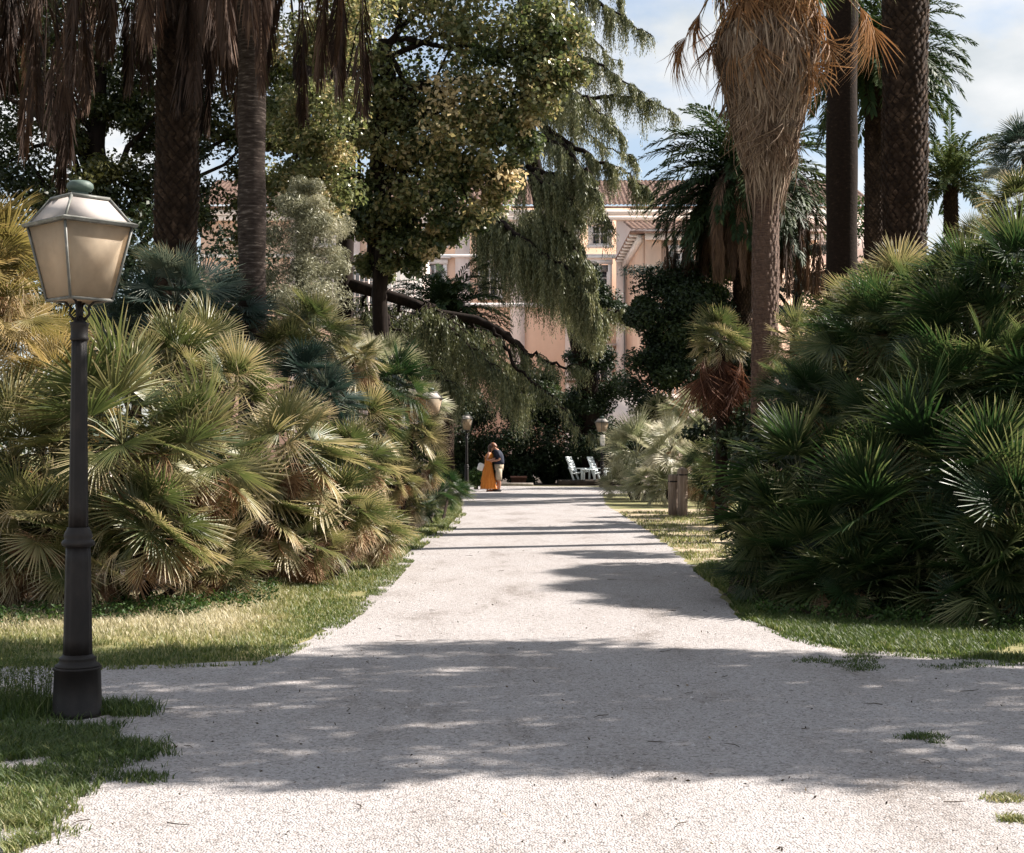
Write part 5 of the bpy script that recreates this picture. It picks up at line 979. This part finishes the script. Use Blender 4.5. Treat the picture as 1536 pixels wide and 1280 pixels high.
def head(parent, c, fdir, tilt, hair_mat, long_hair, off):
    """face details on the skinned head: nose, mouth, eyes, ears; hair as its own mesh"""
    f = unit(np.array([fdir * math.cos(tilt), 0, -math.sin(tilt)])); u = unit(np.array([fdir * math.sin(tilt), 0, math.cos(tilt)])); s_ = np.cross(u, f); c = np.array(c) + off
    mb = MB()
    for sg in (-1, 1):
        mb.lathe([(.001, -.011), (.010, -.005), (.011, .004), (.001, .011)], c + f * .086 + s_ * .031 * sg + u * .008, 8)
    mb.build('eyes', M['shoe'], parent, True)
    mb = MB(); mb.box(c + f * .090 - u * .052, (.012, .045, .010), np.stack([f, s_, u], 1), .003); mb.build('mouth', M['hair_red'], parent)
    th = np.linspace(0, 2 * PI, 20, endpoint=False); V = []; nl = 9
    for i in range(nl):
        a = PI * .5 * (1 - i / (nl - 1)) * 1.0; zz_ = math.sin(a); rr = math.cos(a)
        V.append(c - f * .014 + u * (.018 + .122 * zz_) + np.cos(th)[:, None] * f * .105 * rr + np.sin(th)[:, None] * s_ * .092 * rr)
    V.append(c - f * .03 + u * (-.03) + np.cos(th)[:, None] * f * .085 * (np.where(np.cos(th) > .3, .35, 1))[:, None] + np.sin(th)[:, None] * s_ * .092)
    if long_hair:
        V.append(c - f * .065 - u * .13 + np.cos(th)[:, None] * f * .055 + np.sin(th)[:, None] * s_ * .095); V.append(c - f * .085 - u * .24 + np.cos(th)[:, None] * f * .045 + np.sin(th)[:, None] * s_ * .085); V.append(c - f * .09 - u * .32 + np.cos(th)[:, None] * f * .02 + np.sin(th)[:, None] * s_ * .05)
    else: V.append(c - f * .045 - u * .075 + np.cos(th)[:, None] * f * .055 * (np.where(np.cos(th) > .3, .2, 1))[:, None] + np.sin(th)[:, None] * s_ * .075)
    mb = MB(); n = len(V); i, k = np.meshgrid(np.arange(n - 1), np.arange(20), indexing='ij'); k2 = (k + 1) % 20
    mb.add(np.concatenate(V), np.stack([i * 20 + k, i * 20 + k2, (i + 1) * 20 + k2, (i + 1) * 20 + k], -1).reshape(-1, 4)); mb.build('hair', M[hair_mat], parent, True)
def rig(chains):
    """chains of joints that may start from an earlier named joint"""
    vs, es, nm = [], [], {}
    for ch in chains:
        prev = None
        for j in ch:
            if isinstance(j, str): prev = nm[j]; continue
            name = j[0] if isinstance(j[0], str) else None; v = j[1:] if name else j
            vs.append(v); k = len(vs) - 1
            if name: nm[name] = k
            if prev is not None: es.append((prev, k))
            prev = k
    return vs, es, nm
YC = 50.6
# man: faces left (-X), head bent down to the woman; woman faces right (+X)
xm, xw = (747 - CX) / F * YC, (732.5 - CX) / F * YC
GPp = None
om = np.array([xm, YC, 0.]); t = thing('person', 'person in a navy shirt and beige shorts bending down to embrace the other', 'person', om)
vs, es, nm = rig([
 [('hip', .03, 0, .93, .15, .12), ('wst', .05, 0, 1.06, .145, .11), ('chest', .02, 0, 1.26, .17, .12), ('sh', -.02, 0, 1.40, .12, .09), ('neck', -.09, 0, 1.47, .055), ('jaw', -.15, -.01, 1.50, .070), ('head', -.155, -.01, 1.575, .092), ('crownp', -.15, -.01, 1.635, .070)],
 ['jaw', (-.235, -.01, 1.515, .018)],
 ['head', (-.13, -.095, 1.56, .016)], ['head', (-.13, .075, 1.56, .016)],
 ['hip', (.04, -.10, .86, .095), (.03, -.10, .48, .058), (.06, -.10, .30, .056), (.05, -.10, .09, .036), (-.10, -.11, .04, .034)],
 ['hip', (.02, .10, .86, .095), (-.01, .10, .48, .058), (.01, .10, .30, .056), (0., .10, .09, .036), (-.15, .11, .04, .034)],
 ['sh', (-.01, -.20, 1.36, .058), (.06, -.235, 1.10, .043), ('lw', -.17, -.20, 1.06, .028)],
 ['sh', (-.05, .20, 1.36, .058), (-.10, .24, 1.12, .043), ('rw', -.30, .12, 1.12, .028)]])
hand(vs, es, nm['lw'], vs[nm['lw']][:3], (-1, .1, .1), (0, 1, 0)); hand(vs, es, nm['rw'], vs[nm['rw']][:3], (-1, -.3, .1), (0, -1, 0))
skin_body('body', vs, es, M['skin'], t, om)
head(t, (-.155, -.01, 1.565), -1, .75, 'hair_red', False, om)
lo = lambda rs: [(a + om[0], b_ + om[1], c_, d, e, f) for a, b_, c_, d, e, f in rs]
loft(lo([(.04, 0, .95, .165, .195, .03), (.05, 0, 1.05, .160, .185, .03), (.03, 0, 1.22, .165, .205, .01), (.0, 0, 1.34, .150, .225, .0), (-.03, 0, 1.42, .115, .20, 0), (-.06, 0, 1.46, .075, .10, 0)]), 28).build('shirt', M['navy'], t, True)
for sg in (-1, 1):
    V = om + np.array([-.01 if sg < 0 else -.05, sg * .195, 1.37]); e_ = om + np.array([.045 if sg < 0 else -.085, sg * .232, 1.16]); mb = MB(); mb.tube([V + [0, 0, .02], (V + e_) / 2, e_], [.075, .070, .066], 12); mb.build('sleeve', M['navy'], t, True)
loft(lo([(.035, 0, .74, .140, .19, .03), (.03, 0, .86, .160, .20, .02), (.04, 0, .97, .158, .185, 0)]), 28).build('shorts', M['shorts'], t, True)
for sg in (-1, 1):
    mb = MB(); a = om + np.array([.035, sg * .10, .80]); mb.tube([a, a + [-.005 if sg < 0 else -.02, 0, -.22], a + [.0 if sg < 0 else -.03, 0, -.40]], [.115, .108, .104], 14); mb.build('shorts_leg', M['shorts'], t, True)
    mb = MB(); f0 = om + np.array([.07 if sg < 0 else .02, sg * .105, .035]); mb.box(f0 + [-.09, 0, .012], (.29, .10, .09), bev=.03); mb.build('shoe', M['shoe'], t)
ow = np.array([xw, YC - .03, 0.]); t = thing('person', 'person in a long orange dress leaning into the other', 'person', ow)
vs, es, nm = rig([
 [('hip', -.01, 0, .88, .14, .12), ('wst', 0, 0, 1.03, .11, .09), ('chest', .03, 0, 1.20, .13, .10), ('sh', .05, 0, 1.33, .09, .07), ('neck', .075, 0, 1.40, .045), ('jaw', .11, 0, 1.445, .062), ('head', .095, 0, 1.515, .086), ('top', .09, 0, 1.57, .066)],
 ['jaw', (.185, 0, 1.48, .016)],
 ['hip', (.0, -.08, .80, .085), (.02, -.08, .44, .052), (-.03, -.08, .26, .048), (-.03, -.08, .07, .030), (.09, -.085, .03, .028)],
 ['hip', (.0, .08, .80, .085), (.06, .08, .44, .052), (.05, .08, .26, .048), (.06, .08, .07, .030), (.18, .085, .03, .028)],
 ['sh', (.02, -.16, 1.30, .048), (-.05, -.20, 1.08, .036), ('lw', .13, -.17, 1.12, .024)],
 ['sh', (.06, .16, 1.30, .048), (.10, .19, 1.08, .036), ('rw', .26, .14, 1.16, .024)]])
hand(vs, es, nm['lw'], vs[nm['lw']][:3], (1, .2, .3), (0, 1, 0), .9); hand(vs, es, nm['rw'], vs[nm['rw']][:3], (1, -.2, .3), (0, -1, 0), .9)
skin_body('body', vs, es, M['skin'], t, ow)
head(t, (.10, 0, 1.51), 1, -.1, 'hair', True, ow)
lo = lambda rs: [(a + ow[0], b_ + ow[1], c_, d, e, f) for a, b_, c_, d, e, f in rs]
loft(lo([(0, 0, .10, .275, .27, .11), (0, 0, .13, .265, .26, .10), (.0, 0, .32, .235, .23, .07), (0, 0, .34, .25, .24, .09), (-.005, 0, .62, .195, .19, .06), (-.02, 0, .86, .165, .175, .03), (0, 0, 1.02, .118, .135, .02), (.025, 0, 1.16, .15, .165, 0), (.04, 0, 1.28, .125, .16, 0), (.05, 0, 1.34, .08, .13, 0)]), 60, nr=13).build('dress', M['orange'], t, True)
for sg in (-1, 1): mb = MB(); mb.box(ow + np.array([.03 if sg < 0 else .12, sg * .082, .03]), (.22, .075, .05), bev=.02); mb.build('shoe', M['hair_red'], t)
bg_ = ow + np.array([-.26, -.10, .86]); t3 = thing('handbag', 'white handbag hanging at the back of the orange dress', 'bag', bg_ - [0, 0, .14])
mb = MB(); rot = [[math.cos(.35), 0, math.sin(.35)], [0, 1, 0], [-math.sin(.35), 0, math.cos(.35)]]; mb.box(bg_, (.21, .09, .26), rot, .035); mb.build('bag', M['white_cloth'], t3)
mb = MB(); mb.tube([bg_ + [.02, 0, .12], ow + [-.09, -.13, 1.15], ow + [0, -.13, 1.33], ow + [.08, -.05, 1.36]], [.008] * 4, 6); mb.build('strap', M['shoe'], t3)
